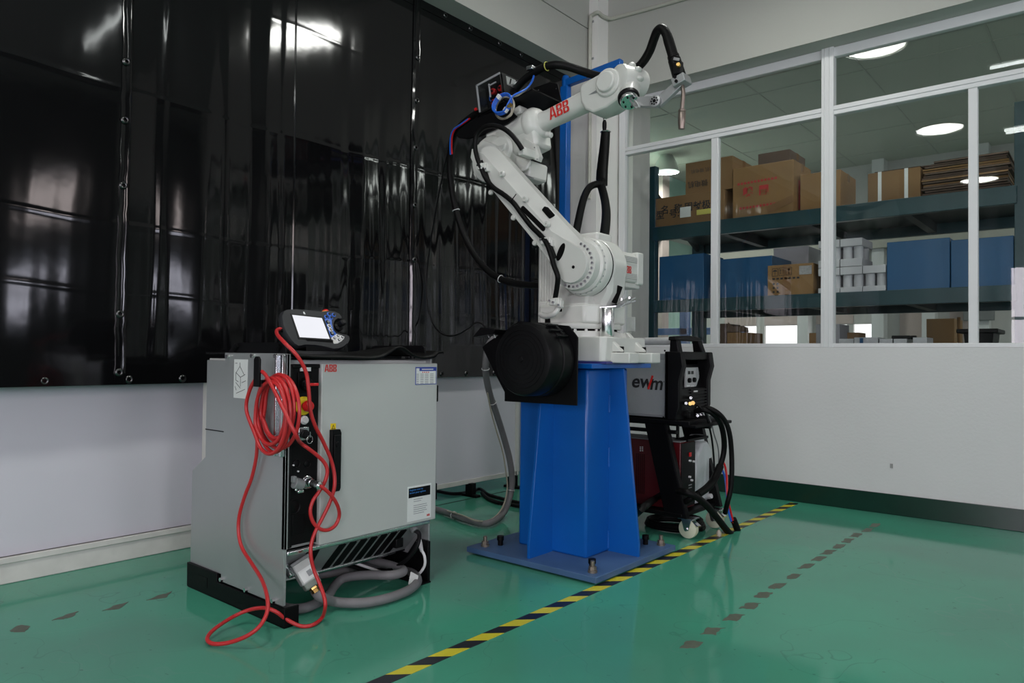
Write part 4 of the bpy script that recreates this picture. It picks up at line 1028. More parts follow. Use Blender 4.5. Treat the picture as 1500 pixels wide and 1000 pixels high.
# clamps carrying the arm cable
for x, y in ((706, 243), (799, 352), (812, 441)):
    p = PY(x, y, 2.715)
    cl = obj('cable_clamp', MB().box(p.x - .030, p.x + .024, p.y, p.y + .030, p.z - .016, p.z + .016).box(p.x - .020, p.x + .012, p.y - .016, p.y + .004, p.z - .020, p.z + .012).box(p.x + .012, p.x + .034, p.y + .004, p.y + .03, p.z - .030, p.z + .004), ROB, rb, .004)
    bolts(cl, [(p.x - .014, p.y - .016, p.z + .002), (p.x + .006, p.y - .016, p.z - .006), (p.x + .024, p.y + .004, p.z - .018)], (0, -1, 0), .006, .006, GALV)
obj('turret_hook', MB().tube([PY(792, 460, 2.76), PY(800, 463, 2.74), PY(812, 459, 2.73), PY(818, 450, 2.74)], .014, 10, 5), ROB, rb)
cab_ = [PY(765, 219, 2.76), PY(758, 208, 2.74), PY(748, 196, 2.72), PY(735, 187, 2.71), PY(720, 184, 2.70), PY(707, 188, 2.70), PY(698, 199, 2.70), PY(696, 215, 2.70), PY(699, 231, 2.705), PY(705, 246, 2.71), PY(711, 260, 2.72), PY(722, 274, 2.725), PY(738, 285, 2.728), PY(752, 297, 2.725), PY(764, 313, 2.728), PY(778, 331, 2.728), PY(793, 346, 2.715), PY(801, 357, 2.70), PY(807, 373, 2.695), PY(812, 390, 2.695), PY(817, 405, 2.70), PY(816, 420, 2.715), PY(813, 438, 2.73)]
obj('arm_cable', MB().tube(cab_, .0125, 10, 6), RUB, rb, ang=80)
cab2 = [q + V((.006, .024, -.012)) for q in cab_[8:19]]
obj('arm_cable', MB().tube(cab2, .009, 8, 6), RUB, rb, ang=80)
tz = PY(751, 292, 2.71); obj('cable_tie', MB().tube([tz + V((-.014, 0, -.014)), tz + V((.004, -.006, .0)), tz + V((.022, 0, .024))], .0025, 6, 3), BLK, rb)
# ---- elbow and upper arm: local (t along, s across), centre plane Y = UY
UY = 2.955
up_ = V((math.cos(math.radians(10.6)), 0, math.sin(math.radians(10.6)))); un = V((-up_.z, 0, up_.x)); U0 = V((-2.56, 0, 2.118))
def UPt(t, s, y=0.): p = U0 + up_ * t + un * s; return V((p.x, UY + y, p.z))
J3 = J2v + ad * .85
eb = MB().lathe([(.118, 0), (.124, .008), (.124, .16), (.112, .175)], (J3.x, 2.832, J3.z), (0, 1, 0), 44)
obj('elbow_joint', eb, ROB, rb)
obj('elbow_cover', MB().lathe([(.066, 0), (.070, .004), (.074, .02)], (J3.x + .085, 2.815, J3.z + .03), (0, 1, 0), 32), ROB, rb)
obj('elbow_cover_lens', MB().xz([(J3.x + .055, J3.z + .005), (J3.x + .125, J3.z + .02), (J3.x + .135, J3.z + .055), (J3.x + .065, J3.z + .045)], 2.806, 2.82), ROB, rb, .006)
eh = MB()
eh.loft([UPt(-.03, -.13, -.075), UPt(.27, -.13, -.065), UPt(.27, .02, -.075), UPt(-.05, .05, -.085)], [UPt(-.03, -.13, .085), UPt(.27, -.13, .07), UPt(.27, .02, .08), UPt(-.05, .05, .085)])
obj('elbow_housing', eh, ROB, rb, .018)
obj('upper_arm_barrel', MB().lathe([(.080, .02), (.086, .035), (.086, .205), (.090, .21), (.094, .225), (.092, .250), (.080, .270), (.058, .285)], U0 + V((0, UY, 0)), up_, 44), ROB, rb)
obj('barrel_lug', MB().loft([UPt(.12, .07, -.07), UPt(.20, .07, -.07), UPt(.185, .125, -.05), UPt(.135, .120, -.05)], [UPt(.12, .07, .03), UPt(.20, .07, .03), UPt(.185, .125, .02), UPt(.135, .120, .02)]), ROB, rb, .010)
obj('barrel_lug', MB().loft([UPt(.04, .05, -.085), UPt(.12, .05, -.085), UPt(.11, .115, -.06), UPt(.055, .105, -.06)], [UPt(.04, .05, -.02), UPt(.12, .05, -.02), UPt(.11, .115, -.02), UPt(.055, .105, -.02)]), ROB, rb, .008)
obj('barrel_plug', MB().lathe([(.014, 0), (.014, .03), (.010, .034)], UPt(.315, -.085, -.03), -un * .5 + up_ * .8, 16), ROB, rb)
# side cover plate and motor box hanging under the elbow
A_ = [PY(767, 202, 2.868), PY(768, 228, 2.868), PY(787.5, 236, 2.868), PY(790, 229, 2.868), PY(784, 212, 2.868)]
sc = obj('side_cover', MB().loft([(q.x, 2.868, q.z) for q in A_], [(q.x, 2.90, q.z) for q in A_]), ROB, rb, .002)
bolts(sc, [PY(x, y, 2.867) for x, y in ((773, 218), (777, 228), (787, 233), (783, 216))], (0, -1, 0), .0035, .003, GREYP)
B_ = [(748, 226), (786, 238), (784, 262), (771, 267), (746, 250)]
B_ = [PY(x, y, 2.95) for x, y in B_]
eb_ = obj('elbow_motor', MB().loft([(q.x, 2.90, q.z) for q in B_], [(q.x, 3.05, q.z) for q in B_]), ROB, rb, .010)
obj('motor_lid', MB().bar(PY(752, 249, 2.893), PY(781, 261, 2.893), .006, .012, (0, 0, 1)), GREYP, eb_)
for dz in (0, 4, 8):
    obj('motor_lead', MB().tube([PY(757, 242 + dz * .4, 2.90), PY(764, 246 + dz * .4, 2.87), PY(772, 243 + dz * .4, 2.87), PY(777, 235 + dz * .3, 2.885)], .006, 8, 5), ROB, eb_)
obj('arm_connector', MB().box(*[f(PY(765, 221, 2.78)) for f in (lambda p: p.x - .018, lambda p: p.x + .014)], 2.77, 2.87, PY(765, 221, 2.78).z - .022, PY(765, 221, 2.78).z + .018), ROB, rb, .004)
# slim tube
def tubering(t, w_, h_, n=20, e=2.6):
    r_ = []
    for i in range(n):
        a_ = 2 * PI * i / n; c, s_ = math.cos(a_), math.sin(a_)
        r_.append(UPt(t, h_ * (abs(s_) ** (2 / e)) * (1 if s_ > 0 else -1), w_ * (abs(c) ** (2 / e)) * (1 if c > 0 else -1)))
    return r_
obj('upper_arm_tube', MB().lofts([tubering(.25, .060, .062), tubering(.285, .050, .050), tubering(.33, .046, .046), tubering(.56, .049, .051)]), ROB, rb, ang=50)
logo(rb, UPt(.358, -.032, -.0475), up_, un, .062)
# wrist
wq = [(848.5, 129), (852, 123), (866, 115), (884, 105), (899, 102.5), (911, 106), (917, 116), (915, 133), (905, 147), (889, 158), (869, 166), (857, 161), (850, 149)]
wq = [PY(x, y, UY - .06) for x, y in wq]; wcx = sum(p.x for p in wq) / len(wq); wcz = sum(p.z for p in wq) / len(wq)
def wring(k_, y): return [(wcx + (p.x - wcx) * k_, UY + y, wcz + (p.z - wcz) * k_) for p in wq]
obj('wrist_housing', MB().lofts([wring(.93, -.066), wring(1, -.052), wring(1, .052), wring(.93, .066)]), ROB, rb, .006)
wcap = PY(891, 121.5, UY - .064)
obj('wrist_cover', MB().lathe([(.066, .0), (.066, -.010), (.060, -.016), (.050, -.016), (.047, -.030), (.042, -.034)], wcap, (0, 1, 0), 40), ROB, rb)
obj('wrist_groove', MB().loft([PY(862, 139, UY - .0675), PY(881, 127, UY - .0675), PY(882, 134, UY - .0675)], [PY(862, 139, UY - .0655), PY(881, 127, UY - .0655), PY(882, 134, UY - .0655)]), GREYP, rb)
KC = PY(924, 121, UY + .02)
kn = obj('wrist_knuckle', MB().lathe([(.050, -.085), (.070, -.075), (.074, -.030), (.074, .03), (.066, .06), (.05, .068)], KC, (.35, .94, 0), 36), ROB, rb)
for a_ in range(5):
    t = math.radians(20 + a_ * 36 - 60); obj('knuckle_pad', MB().ell(KC + V((.072 * math.cos(t) * .94, -.03, .072 * math.sin(t))), .016, .022, .014, 12, 8), ROB, kn)
FN = V((.40, -.42, -.81)).normalized(); FC = PY(921, 144, 2.89)
fl = obj('tool_flange', MB().lathe([(.050, -.012), (.050, .006), (.046, .010)], FC, FN, 32), BLKM, rb)
obj('flange_disc', MB().lathe([(.043, .008), (.043, .026), (.040, .030)], FC, FN, 32), CHROME, fl)
fu, fv, _ = frame_of(FN)
bolts(fl, [FC + FN * .030 + fu * (.028 * math.cos(t)) + fv * (.028 * math.sin(t)) for t in [i * PI / 3 for i in range(6)]], FN, .005, .004, BLKM)
obj('wrist_neck', MB().cyl(KC, FC, .05, .046, 28), ROB, rb)

# ================================================================== WELDING TORCH
WT = 2.90
tr = thing('welding_torch', 'black welding torch with copper nozzle, clamped to the robot wrist', 'welding torch', PY(999, 188, WT))
ALU = mat('machined_aluminium', (.36, .37, .37), .42, .6, nscale=30)
q = [PY(x, y, WT) for x, y in ((926, 143), (964, 141), (968, 148), (964, 157.5), (926, 156))]
br_ = obj('bracket_arm', MB().loft([(p.x, WT - .012, p.z) for p in q], [(p.x, WT + .02, p.z) for p in q]), ALU, tr, .003)
obj('bracket_fork', MB().bar(PY(924, 147, WT - .03), PY(932, 157, WT - .03), .008, .02, (1, 0, 0)).bar(PY(930, 147, WT - .03), PY(936, 156, WT - .03), .006, .02, (1, 0, 0)), CHROME, tr)
c = PY(961, 149, WT - .012)
obj('joint_disc', MB().lathe([(.026, 0), (.026, -.014), (.021, -.016)], c, (0, 1, 0), 28), ALU, tr)
bolts(tr, [c + V((.015 * math.cos(t), -.016, .015 * math.sin(t))) for t in [i * PI / 4 for i in range(8)]], (0, -1, 0), .004, .003, BLKM)
obj('joint_bore', MB().cyl(c + V((0, -.0165, 0)), c + V((0, -.0175, 0)), .008, n=16), BLKM, tr)
q = [PY(x, y, WT) for x, y in ((966, 140), (992, 118), (1000, 126), (968, 157))]
obj('bracket_arm', MB().loft([(p.x, WT - .010, p.z) for p in q], [(p.x, WT + .014, p.z) for p in q]), ALU, tr, .003)
t0, t1 = PY(979.5, 60, WT), PY(997.5, 120, WT); td = (t1 - t0).normalized()
L_ = (t1 - t0).length
obj('torch_body', MB().lathe([(.021, -.03), (.023, 0), (.023, L_ * .36), (.026, L_ * .37), (.026, L_ * .43), (.024, L_ * .44), (.028, L_ * .46), (.030, L_ * .9), (.026, L_ * .97)], t0, td, 24), RUB, tr)
obj('torch_valve', MB().box(-.02, .016, -.02, .01, -.03, .026).xf(Matrix.Translation(PY(995, 100, WT - .02))), BLK, tr, .004)
obj('valve_screw', MB().lathe([(.010, 0), (.008, .012)], PY(994, 96, WT - .04), (.3, -1, .2), 16), BRASS, tr)
obj('torch_tag', MB().bar(PY(987, 86, WT - .03), PY(995, 87.5, WT - .03), .008, .012, (0, 1, 0)), ALU, tr, .001)
cc_ = PY(998, 119, WT)
cl_ = obj('torch_clamp', MB().bar(cc_ - td * .018, cc_ + td * .022, .070, .062, (0, 1, 0)), ALU, tr, .004)
for dz in (.010, -.012):
    p = cc_ + td * dz + V((-.008, -.035, 0)); obj('clamp_bolt', MB().cyl(p, p + V((0, -.006, 0)), .007, n=14), BLKM, cl_)
nk = [t1 + td * .006, PY(1000.5, 131, WT), PY(1000.8, 142, WT), PY(999.6, 155, WT), PY(999, 164, WT)]
obj('swan_neck', MB().tube(nk, .0092, 14, 6), BRONZE, tr)
n0, n1 = PY(999.2, 160, WT), PY(998.3, 189, WT); nd = n1 - n0; nl = nd.length
obj('gas_nozzle', MB().lathe([(.013, 0), (.0165, nl * .05), (.0165, nl * .12), (.0145, nl * .14), (.0165, nl * .18), (.0168, nl * .62), (.0145, nl * .85), (.0135, nl * 1.0)], n0, nd, 24), BRONZE, tr)
hs_ = [PY(745, 143, 2.97), PY(757, 128, 2.97), PY(772, 113, 2.965), PY(788, 103, 2.96), PY(800, 97.5, 2.96), PY(815, 95, 2.97), PY(832, 97.5, 3.0), PY(855, 105, 3.04), PY(880, 112, 3.06), PY(905, 112, 3.06), PY(924, 106, 3.05), PY(940, 93, 3.02), PY(951, 76, 2.98), PY(957, 60, 2.94), PY(962, 47, 2.91), PY(967.5, 42, 2.90), PY(973, 44.5, 2.90), t0 - td * .02, t0 + td * .02]
obj('torch_hose', MB().tube(hs_, .0205, 14, 6), RUB, tr, ang=80)
yt = PY(801, 97, 2.95); obj('hose_band', MB().tube([yt + V((.0, .022 * math.cos(t), .022 * math.sin(t))) for t in [i * PI / 5 for i in range(10)]], .0025, 6, 2, True), mat('yellow_green_band', (.42, .42, .08), .5), tr)
kk = PY(780, 107, 2.95); obj('hose_clamp', MB().box(kk.x - .02, kk.x + .02, kk.y - .03, kk.y + .03, kk.z + .01, kk.z + .03), GALV, tr, .003)

# ================================================================== WIRE FEEDER on the elbow
FO = PY(702, 166, 2.85); fdir = V((math.cos(math.radians(10)), 0, math.sin(math.radians(10)))); fup = V((-fdir.z, 0, fdir.x))
def FP(u, y, v): p = FO + fdir * u + fup * v; return V((p.x, 2.85 + y, p.z))
def fbox(mb, u0, u1, y0, y1, v0, v1): return mb.loft([FP(u0, y0, v0), FP(u1, y0, v0), FP(u1, y0, v1), FP(u0, y0, v1)], [FP(u0, y1, v0), FP(u1, y1, v0), FP(u1, y1, v1), FP(u0, y1, v1)])
wfd = thing('wire_feeder', 'black welding wire feeder with clear cover and red rollers, on the robot elbow', 'wire feeder', FO)
FW, FH = .172, .160
obj('drive_case', fbox(fbox(fbox(MB(), 0, FW, .075, .26, 0, FH), 0, FW, 0, .08, -.006, .004), FW - .004, FW, 0, .08, 0, FH), BLK, wfd, .003)
obj('clear_cover', fbox(fbox(fbox(MB(), .002, FW - .006, 0, .003, .006, FH), .002, FW - .006, .003, .075, FH - .003, FH), .002, .005, .003, .075, .006, FH - .003), CLEAR, wfd)
for u0, u1, v0, v1 in ((0, .010, .004, FH), (.002, FW, FH - .010, FH + .001), (.086, .094, .055, FH - .03), (.09, .14, FH - .044, FH - .037)):
    obj('cover_edge', fbox(MB(), u0, u1, -.002, .004, v0, v1), mat('clear_edge', (.30, .31, .32), .15), wfd, .001)
for u, v in ((.132, .100), (.132, .055), (.075, .045), (.078, .105)):
    rl = obj('drive_roller', MB().lathe([(.015, 0), (.017, -.004), (.017, -.022), (.012, -.026)], FP(u, .06, v), (0, 1, 0), 20), REDB, wfd)
    obj('roller_hub', MB().cyl(FP(u, .035, v), FP(u, .028, v), .006, n=12), BLK, rl)
obj('pressure_arm', fbox(MB(), .155, .168, .02, .06, .06, .145), REDB, wfd, .003)
obj('liner_tube', MB().tube([FP(.055, .05, .11), FP(.048, .045, .085), FP(.055, .04, .06), FP(.075, .045, .055)], .003, 6, 5), BLUET, wfd)
lb_ = obj('end_panel', MB().loft([FP(FW + .002, .01, .004), FP(FW + .002, .25, .004), FP(FW + .002, .25, FH), FP(FW + .002, .01, FH)], [FP(FW + .007, .01, .004), FP(FW + .007, .25, .004), FP(FW + .007, .25, FH), FP(FW + .007, .01, FH)]), BLK, wfd, .002)
obj('silver_label', MB().loft([FP(FW + .007, .04, .10), FP(FW + .007, .12, .10), FP(FW + .007, .12, .15), FP(FW + .007, .04, .15)], [FP(FW + .008, .04, .10), FP(FW + .008, .12, .10), FP(FW + .008, .12, .15), FP(FW + .008, .04, .15)]), GALV, lb_)
obj('label_mark', MB().loft([FP(FW + .0082, .06, .112), FP(FW + .0082, .07, .112), FP(FW + .0082, .085, .145), FP(FW + .0082, .075, .145)], [FP(FW + .009, .06, .112), FP(FW + .009, .07, .112), FP(FW + .009, .085, .145), FP(FW + .009, .075, .145)]), BLK, lb_)
obj('rear_shield', MB().loft([FP(.18, .265, -.02), FP(.36, .265, -.05), FP(.345, .265, .105), FP(.30, .265, .135), FP(.18, .265, .15)], [FP(.18, .27, -.02), FP(.36, .27, -.05), FP(.345, .27, .105), FP(.30, .27, .135), FP(.18, .27, .15)]), BLK, wfd, .002)
bolts(wfd, [FP(u, .264, v) for u, v in ((.345, -.035), (.335, .08), (.22, .12), (.24, -.005))], (0, -1, 0), .004, .003, GALV)
q = [PY(x, y, 2.86) for x, y in ((667, 198), (672, 190), (700, 170), (716, 166), (745, 158), (756, 170), (742, 181), (722, 190), (700, 200), (684, 203), (672, 202))]
bk = obj('carrier_bracket', MB().loft([(p.x, 2.86, p.z) for p in q], [(p.x, 2.874, p.z) for p in q]), BLKM, wfd, .002)
obj('carrier_bracket', MB().loft([FP(-.02, .01, -.014), FP(.36, .01, -.014), FP(.36, .27, -.014), FP(-.02, .27, -.014)], [FP(-.02, .01, -.006), FP(.36, .01, -.006), FP(.36, .27, -.006), FP(-.02, .27, -.006)]), BLKM, wfd)
obj('red_cap', MB().cyl(PY(696, 160.5, 2.85), PY(698, 159.5, 2.85), .008, n=14), REDB, wfd)
# coil of spare air hose tied to the feeder
cr_ = PY(737, 154, 2.80)
ahs = thing('air_hose_coil', 'small tied coil of blue and beige air hose below the wire feeder', 'hose', cr_)
cpts = []
for i in range(34):
    t = 2 * PI * i / 12 + .5; k_ = i // 12
    cpts.append(cr_ + V((.056 * math.cos(t) * (1 + .05 * k_), -.006 * k_ + .01 * math.sin(t), .050 * math.sin(t) + .004 * k_)))
cpts += [PY(750, 142, 2.79), PY(762, 135, 2.82), PY(772, 129, 2.88), PY(779, 120, 2.92), PY(782, 111, 2.94)]
obj('blue_hose', MB().tube(cpts, .0052, 8, 4), BLUET, ahs, ang=80)
cpts = [cr_ + V((.062 * math.cos(t), .012, .056 * math.sin(t) - .010)) for t in [.9 + 2 * PI * i / 12 for i in range(22)]]
cpts += [PY(748, 143.5, 2.80), PY(758, 139.5, 2.82), PY(768, 133, 2.88), PY(774, 127, 2.92)]
obj('beige_hose', MB().tube(cpts, .006, 8, 4), BEIGE, ahs, ang=80)
obj('brass_fitting', MB().cyl(PY(744, 156, 2.785), PY(749, 153, 2.785), .010, n=6), BRASS, ahs)
for q_ in ((731, 142), (741, 161)): obj('tie_wrap', MB().bar(PY(q_[0] - 2, q_[1] - 2, 2.785), PY(q_[0] + 2, q_[1] + 2, 2.785), .012, .02, (0, 1, 0)), WHP, ahs)
# supply hose looping behind the robot
sh = [PY(700, 165, 2.92), PY(688, 173, 2.93), PY(675, 184, 2.95), PY(665, 198, 2.98), PY(660, 220, 3.02), PY(659, 250, 3.05), PY(664, 290, 3.08), PY(673, 325, 3.10), PY(686, 357, 3.12), PY(703, 384, 3.12), PY(722, 402, 3.12), PY(745, 413, 3.12), PY(770, 417, 3.12), PY(795, 418, 3.12)]
sup = thing('supply_hose', 'thick black supply hose sagging behind the robot from feeder to turret', 'hose', PY(745, 413, 3.12))
obj('hose_jacket', MB().tube(sh, .0185, 12, 6), RUB, sup, ang=80)
for i in (6, 10):
    P_ = smooth_path(sh, 6); c = P_[i * 6 + 3]; a_ = (P_[i * 6 + 4] - c).normalized(); u, v, _ = frame_of(a_)
    obj('cable_tie', MB().tube([c + u * (.021 * math.cos(t)) + v * (.021 * math.sin(t)) for t in [k_ * PI / 5 for k_ in range(10)]], .0025, 6, 2, True), WHP, sup)
for m_, dx in ((REDB, .006), (BLUET, -.006)):
    obj('red_lead' if m_ is REDB else 'blue_lead', MB().tube([PY(687, 174, 2.89) + V((dx, 0, 0)), PY(676, 182, 2.90) + V((dx, 0, 0)), PY(666, 188, 2.92) + V((dx, 0, -.004)), PY(661.5, 199, 2.94) + V((dx, 0, 0)), PY(660.5, 213, 2.96) + V((dx, 0, 0)), PY(661, 226, 2.98) + V((dx, 0, 0))], .005, 8, 5), m_, sup)
single('signal_wire', MB().tube([PY(660, 212, 3.0), PY(652, 240, 3.05), PY(640, 300, 3.1), PY(630, 360, 3.15), PY(625, 410, 3.18), PY(627, 450, 3.18), PY(636, 477, 3.18), PY(650, 490, 3.15), PY(667, 491, 3.1), PY(685, 482, 2.95), PY(697, 473, 2.85), PY(706, 474, 2.75), PY(712, 482, 2.62)], .0048, 8, 6), BLK,
       'thin black wire hanging in a long loop in front of the flat black curtain', 'cable')

# ================================================================== WIRE SPOOL DRUM on its plate
sd = thing('wire_spool', 'round black wire spool drum on a black plate before the robot foot', 'wire spool', (-2.02, 2.55, .75))
pp = [(846, 494), (844.5, 594), (739, 587.5), (739, 574), (724, 545), (706, 508), (716, 500), (760, 470), (800, 474), (833, 477)]
pp = [PY(x, y, 2.60) for x, y in pp]
obj('back_plate', MB().loft([(p.x, 2.60, p.z) for p in pp], [(p.x, 2.608, p.z) for p in pp]), BLKM, sd, .001)
DC = PY(763, 526, 2.43)
dr = obj('drum', MB().lathe([(.060, .0), (.135, .002), (.152, .008), (.160, .022), (.161, .085), (.157, .088), (.157, .094), (.163, .097), (.164, .165)], (DC.x, 2.43, DC.z), (0, 1, 0), 64), BLK, sd, ang=30)
for r_ in (.045, .068, .090, .108, .126):
    obj('drum_ridge', MB().lathe([(r_ - .0022, .003), (r_ - .001, -.0018), (r_ + .001, -.0018), (r_ + .0022, .003)], (DC.x, 2.431, DC.z), (0, 1, 0), 56, caps=False), BLK, dr)
obj('drum_centre', MB().lathe([(.046, .001), (.044, -.002), (.012, -.001), (.010, -.005), (.004, -.006)], (DC.x, 2.431, DC.z), (0, 1, 0), 40), BLK, dr)
# latch on the rim
la = math.radians(48)
lc = V((DC.x + .166 * math.cos(la), 2.53, DC.z + .166 * math.sin(la)))
lt = V((-math.sin(la), 0, math.cos(la)))
obj('drum_latch', MB().bar(lc - lt * .035 + V((0, -.03, 0)), lc - lt * .035 + V((0, .05, 0)), .010, .014, lt).bar(lc + V((0, -.045, 0)), lc + V((0, .05, 0)), .010, .014, lt).bar(lc + lt * .035 + V((0, -.03, 0)), lc + lt * .035 + V((0, .05, 0)), .010, .014, lt).bar(lc - lt * .04 + V((0, .03, 0)), lc + lt * .04 + V((0, .03, 0)), .012, .012, (0, 1, 0)), BLK, sd, .002)
obj('latch_spring', MB().cyl(PY(821, 494, 2.56), PY(824, 499, 2.56), .004, n=8), CHROME, sd)
q = [PY(x, y, 2.56) for x, y in ((700, 494), (712, 480), (734, 483), (730, 489))]
ob = obj('outlet_bracket', MB().loft([(p.x, 2.52, p.z) for p in q], [(p.x, 2.60, p.z) for p in q]), BLKM, sd, .002)
for x in (714, 723): obj('wire_guide', MB().cyl(PY(x, 488, 2.54), PY(x + 3, 495, 2.54), .004, n=8), GALV, ob)

# ================================================================== BLUE GANTRY with balancer
GY = 4.42
gx = PY(828, 200, GY).x; gz = PY(826, 118, GY).z
gn = thing('hose_gantry', 'bright blue square-tube gantry post with top arm, beside the corner column', 'gantry', (gx, GY, 0))
obj('post', MB().box(gx - .032, gx + .032, GY - .03, GY + .03, 0, gz - .05), BLUE, gn, .006)
obj('post_cap', MB().lathe([(.030, gz - .06), (.030, gz + .01), (.022, gz + .03), (.006, gz + .036)], (gx, GY, 0), (0, 0, 1), 18), BLUE, gn)
ge = PY(888, 106, GY - .02)
obj('top_arm', MB().bar((gx, GY, gz - .03), (gx + .50, GY - .02, gz + .0), .05, .05, (0, 1, 0)), BLUE, gn, .004)
obj('floor_flange', MB().box(gx - .1, gx + .1, GY - .1, GY + .1, 0, .012), BLUE, gn, .002)
hk0, hk1 = PY(886, 108, 4.40), PY(885.5, 176, 4.40)
ba = thing('hose_balancer', 'chromed balancer rod hanging from the blue gantry arm above a black sleeve', 'balancer', hk1)
obj('rod', MB().cyl((hk1.x, 4.40, gz - .02), hk1, .010, n=14).cyl((hk1.x + .022, 4.40, gz - .02), hk1 + V((.018, 0, .02)), .004, n=8), CHROME, ba)
obj('swivel', MB().lathe([(.010, 0), (.016, -.02), (.016, -.05), (.010, -.09)], hk1, (0, 0, 1), 16), BLKM, ba)
obj('snap_hook', MB().tube([hk1 + V((.012 * math.cos(t), 0, -.09 + .022 * math.sin(t))) for t in [i * PI / 5 for i in range(10)]], .004, 6, 3, True), CHROME, ba)
sl0, sl1 = PY(887, 196, 4.40), PY(883, 262, 4.38)
slv = thing('hose_sleeve', 'black fabric hose sleeve hanging from the balancer and forking behind the shoulder', 'hose', sl1)
obj('sleeve', MB().lofts([[c + V((wx * math.cos(t), .03 * math.sin(t), 0)) for t in [i * PI / 6 for i in range(12)]] for c, wx in ((sl0 + V((0, 0, .02)), .030), (sl0, .034), (PY(885.5, 215, 4.40), .038), (PY(882, 250, 4.39), .045), (PY(881.5, 262, 4.38), .046), (PY(882.5, 272, 4.36), .038))]), RUB, slv, ang=60)
obj('sleeve_ring', MB().tube([sl0 + V((.036 * math.cos(t), .034 * math.sin(t), .012)) for t in [i * PI / 6 for i in range(12)]], .004, 6, 2, True), CHROME, slv)
obj('hose_branch', MB().tube([PY(884, 263, 4.38), PY(880, 270, 4.32), PY(872, 270, 4.25), PY(863, 275, 4.15), PY(856, 288, 4.02), PY(851, 306, 3.88), PY(847, 325, 3.74), PY(843, 345, 3.6), PY(838, 372, 3.45)], .0245, 12, 6), RUB, slv, ang=80)
obj('hose_branch', MB().tube([PY(879, 267, 4.36), PY(883, 280, 4.28), PY(886.5, 296, 4.15), PY(888, 312, 3.98), PY(887, 330, 3.8), PY(884, 352, 3.6), PY(880, 375, 3.42)], .029, 12, 6), RUB, slv, ang=80)

# ================================================================== WELDING POWER SOURCE ON ITS TROLLEY
WX, WY0, WY1, WZ0, WZ1 = -1.835, 3.585, 3.955, .632, .995
ws_ = thing('welding_power_source', 'silver and black welding power source with carrying handle, on the black trolley', 'welding machine', (-2.1, 3.77, WZ0))
obj('side_shell', MB().box(-2.46, -1.885, WY0, WY1, .645, .985), SILV, ws_, .004)
obj('shell_strip', MB().box(-2.46, -1.886, WY0 - .002, WY1 + .002, .955, .988).box(-2.46, -1.886, WY0 - .002, WY1 + .002, .640, .655), mat('grey_shell_trim', (.25, .255, .26), .4), ws_, .002)
for x, y in ((928, 512), (974, 513.5), (972, 611)):
    p = PY(x, y, WY0 - .002); obj('shell_screw', MB().cyl(p, p + V((0, -.003, 0)), .005, n=12), BLK, ws_)
fr = MB()
for yy in (WY0 - .012, WY1 - .032):
    fr.xz([(-1.905, WZ0 - .004), (-1.845, WZ0 - .004), (-1.822, .70), (-1.822, .84), (-1.800, .92), (-1.812, 1.0), (-1.905, 1.0)], yy, yy + .044)
fr.box(-1.905, -1.822, WY0 - .01, WY1 + .01, .955, 1.0).box(-1.905, -1.835, WY0 - .01, WY1 + .01, WZ0 - .004, .80)
fr.box(-1.91, -1.885, WY0 - .012, WY1 + .012, .63, 1.0)
obj('front_frame', fr, BLK, ws_, .006)
obj('control_recess', MB().loft([(-1.86, WY0 + .03, .80), (-1.86, WY1 - .03, .80), (-1.89, WY1 - .03, .955), (-1.89, WY0 + .03, .955)], [(-1.875, WY0 + .03, .80), (-1.875, WY1 - .03, .80), (-1.90, WY1 - .03, .955), (-1.90, WY0 + .03, .955)]), BLK, ws_)
def WF(x, y, X=-1.853): return PX(x, y, X)
a, b = WF(1004, 538), WF(1028, 566)
cpn2 = obj('control_panel', MB().yz([(a.y, b.z), (a.y + .13, b.z + .002), (a.y + .165, b.z + .05), (a.y + .155, a.z), (a.y, a.z)], -1.862, -1.850), mat('grey_control_panel', (.42, .42, .42), .35), ws_, .003)
for y_, z_ in ((.025, -.020), (.065, -.020)): obj('display', MB().box(-1.851, -1.8485, a.y + y_, a.y + y_ + .028, a.z + z_ - .018, a.z + z_), INKB, cpn2)
for y_, z_ in ((.035, -.072), (.095, -.070)): obj('setting_knob', MB().lathe([(.014, 0), (.013, .012), (.010, .014)], (-1.850, a.y + y_, a.z + z_), (1, 0, 0), 20), BLK, cpn2)
obj('panel_marks', MB().box(-1.851, -1.8492, a.y + .01, a.y + .05, a.z - .105, a.z - .099).box(-1.851, -1.8492, a.y + .06, a.y + .10, a.z - .108, a.z - .102), LABEL, cpn2)
obj('clear_flap', MB().yz([(a.y + .115, b.z + .01), (a.y + .155, b.z + .05), (a.y + .150, a.z - .004), (a.y + .12, a.z - .004)], -1.846, -1.844), CLEAR, cpn2)
p = WF(1018, 574, -1.83); obj('rating_label', MB().box(-1.834, -1.830, p.y - .01, p.y + .035, p.z - .008, p.z + .012), LABEL, ws_)
for i in range(6): obj('vent_louvre', MB().box(-1.840, -1.826, WY0 + .14, WY1 - .035, .70 + i * .017, .708 + i * .017), BLKM, ws_, .001)
hb_ = MB()
for yy in (WY0 + .02, WY1 - .06): hb_.loft([(-1.90, yy, .99), (-1.84, yy, .99), (-1.84, yy + .05, .99), (-1.90, yy + .05, .99)], [(-1.895, yy + (.015 if yy > 3.7 else 0) * -2, 1.075), (-1.855, yy + (.015 if yy > 3.7 else 0) * -2, 1.075), (-1.855, yy + .045 - (.03 if yy > 3.7 else 0), 1.075), (-1.895, yy + .045 - (.03 if yy > 3.7 else 0), 1.075)])
hb_.yz([(WY0 + .005, 1.060), (WY0 + .01, 1.082), (WY0 + .10, 1.088), (WY0 + .20, 1.090), (WY1 - .06, 1.082), (WY1 - .05, 1.060)], -1.90, -1.85)
obj('carry_handle', hb_, BLK, ws_, .006)
tubez = PY(950, 497, 3.62)
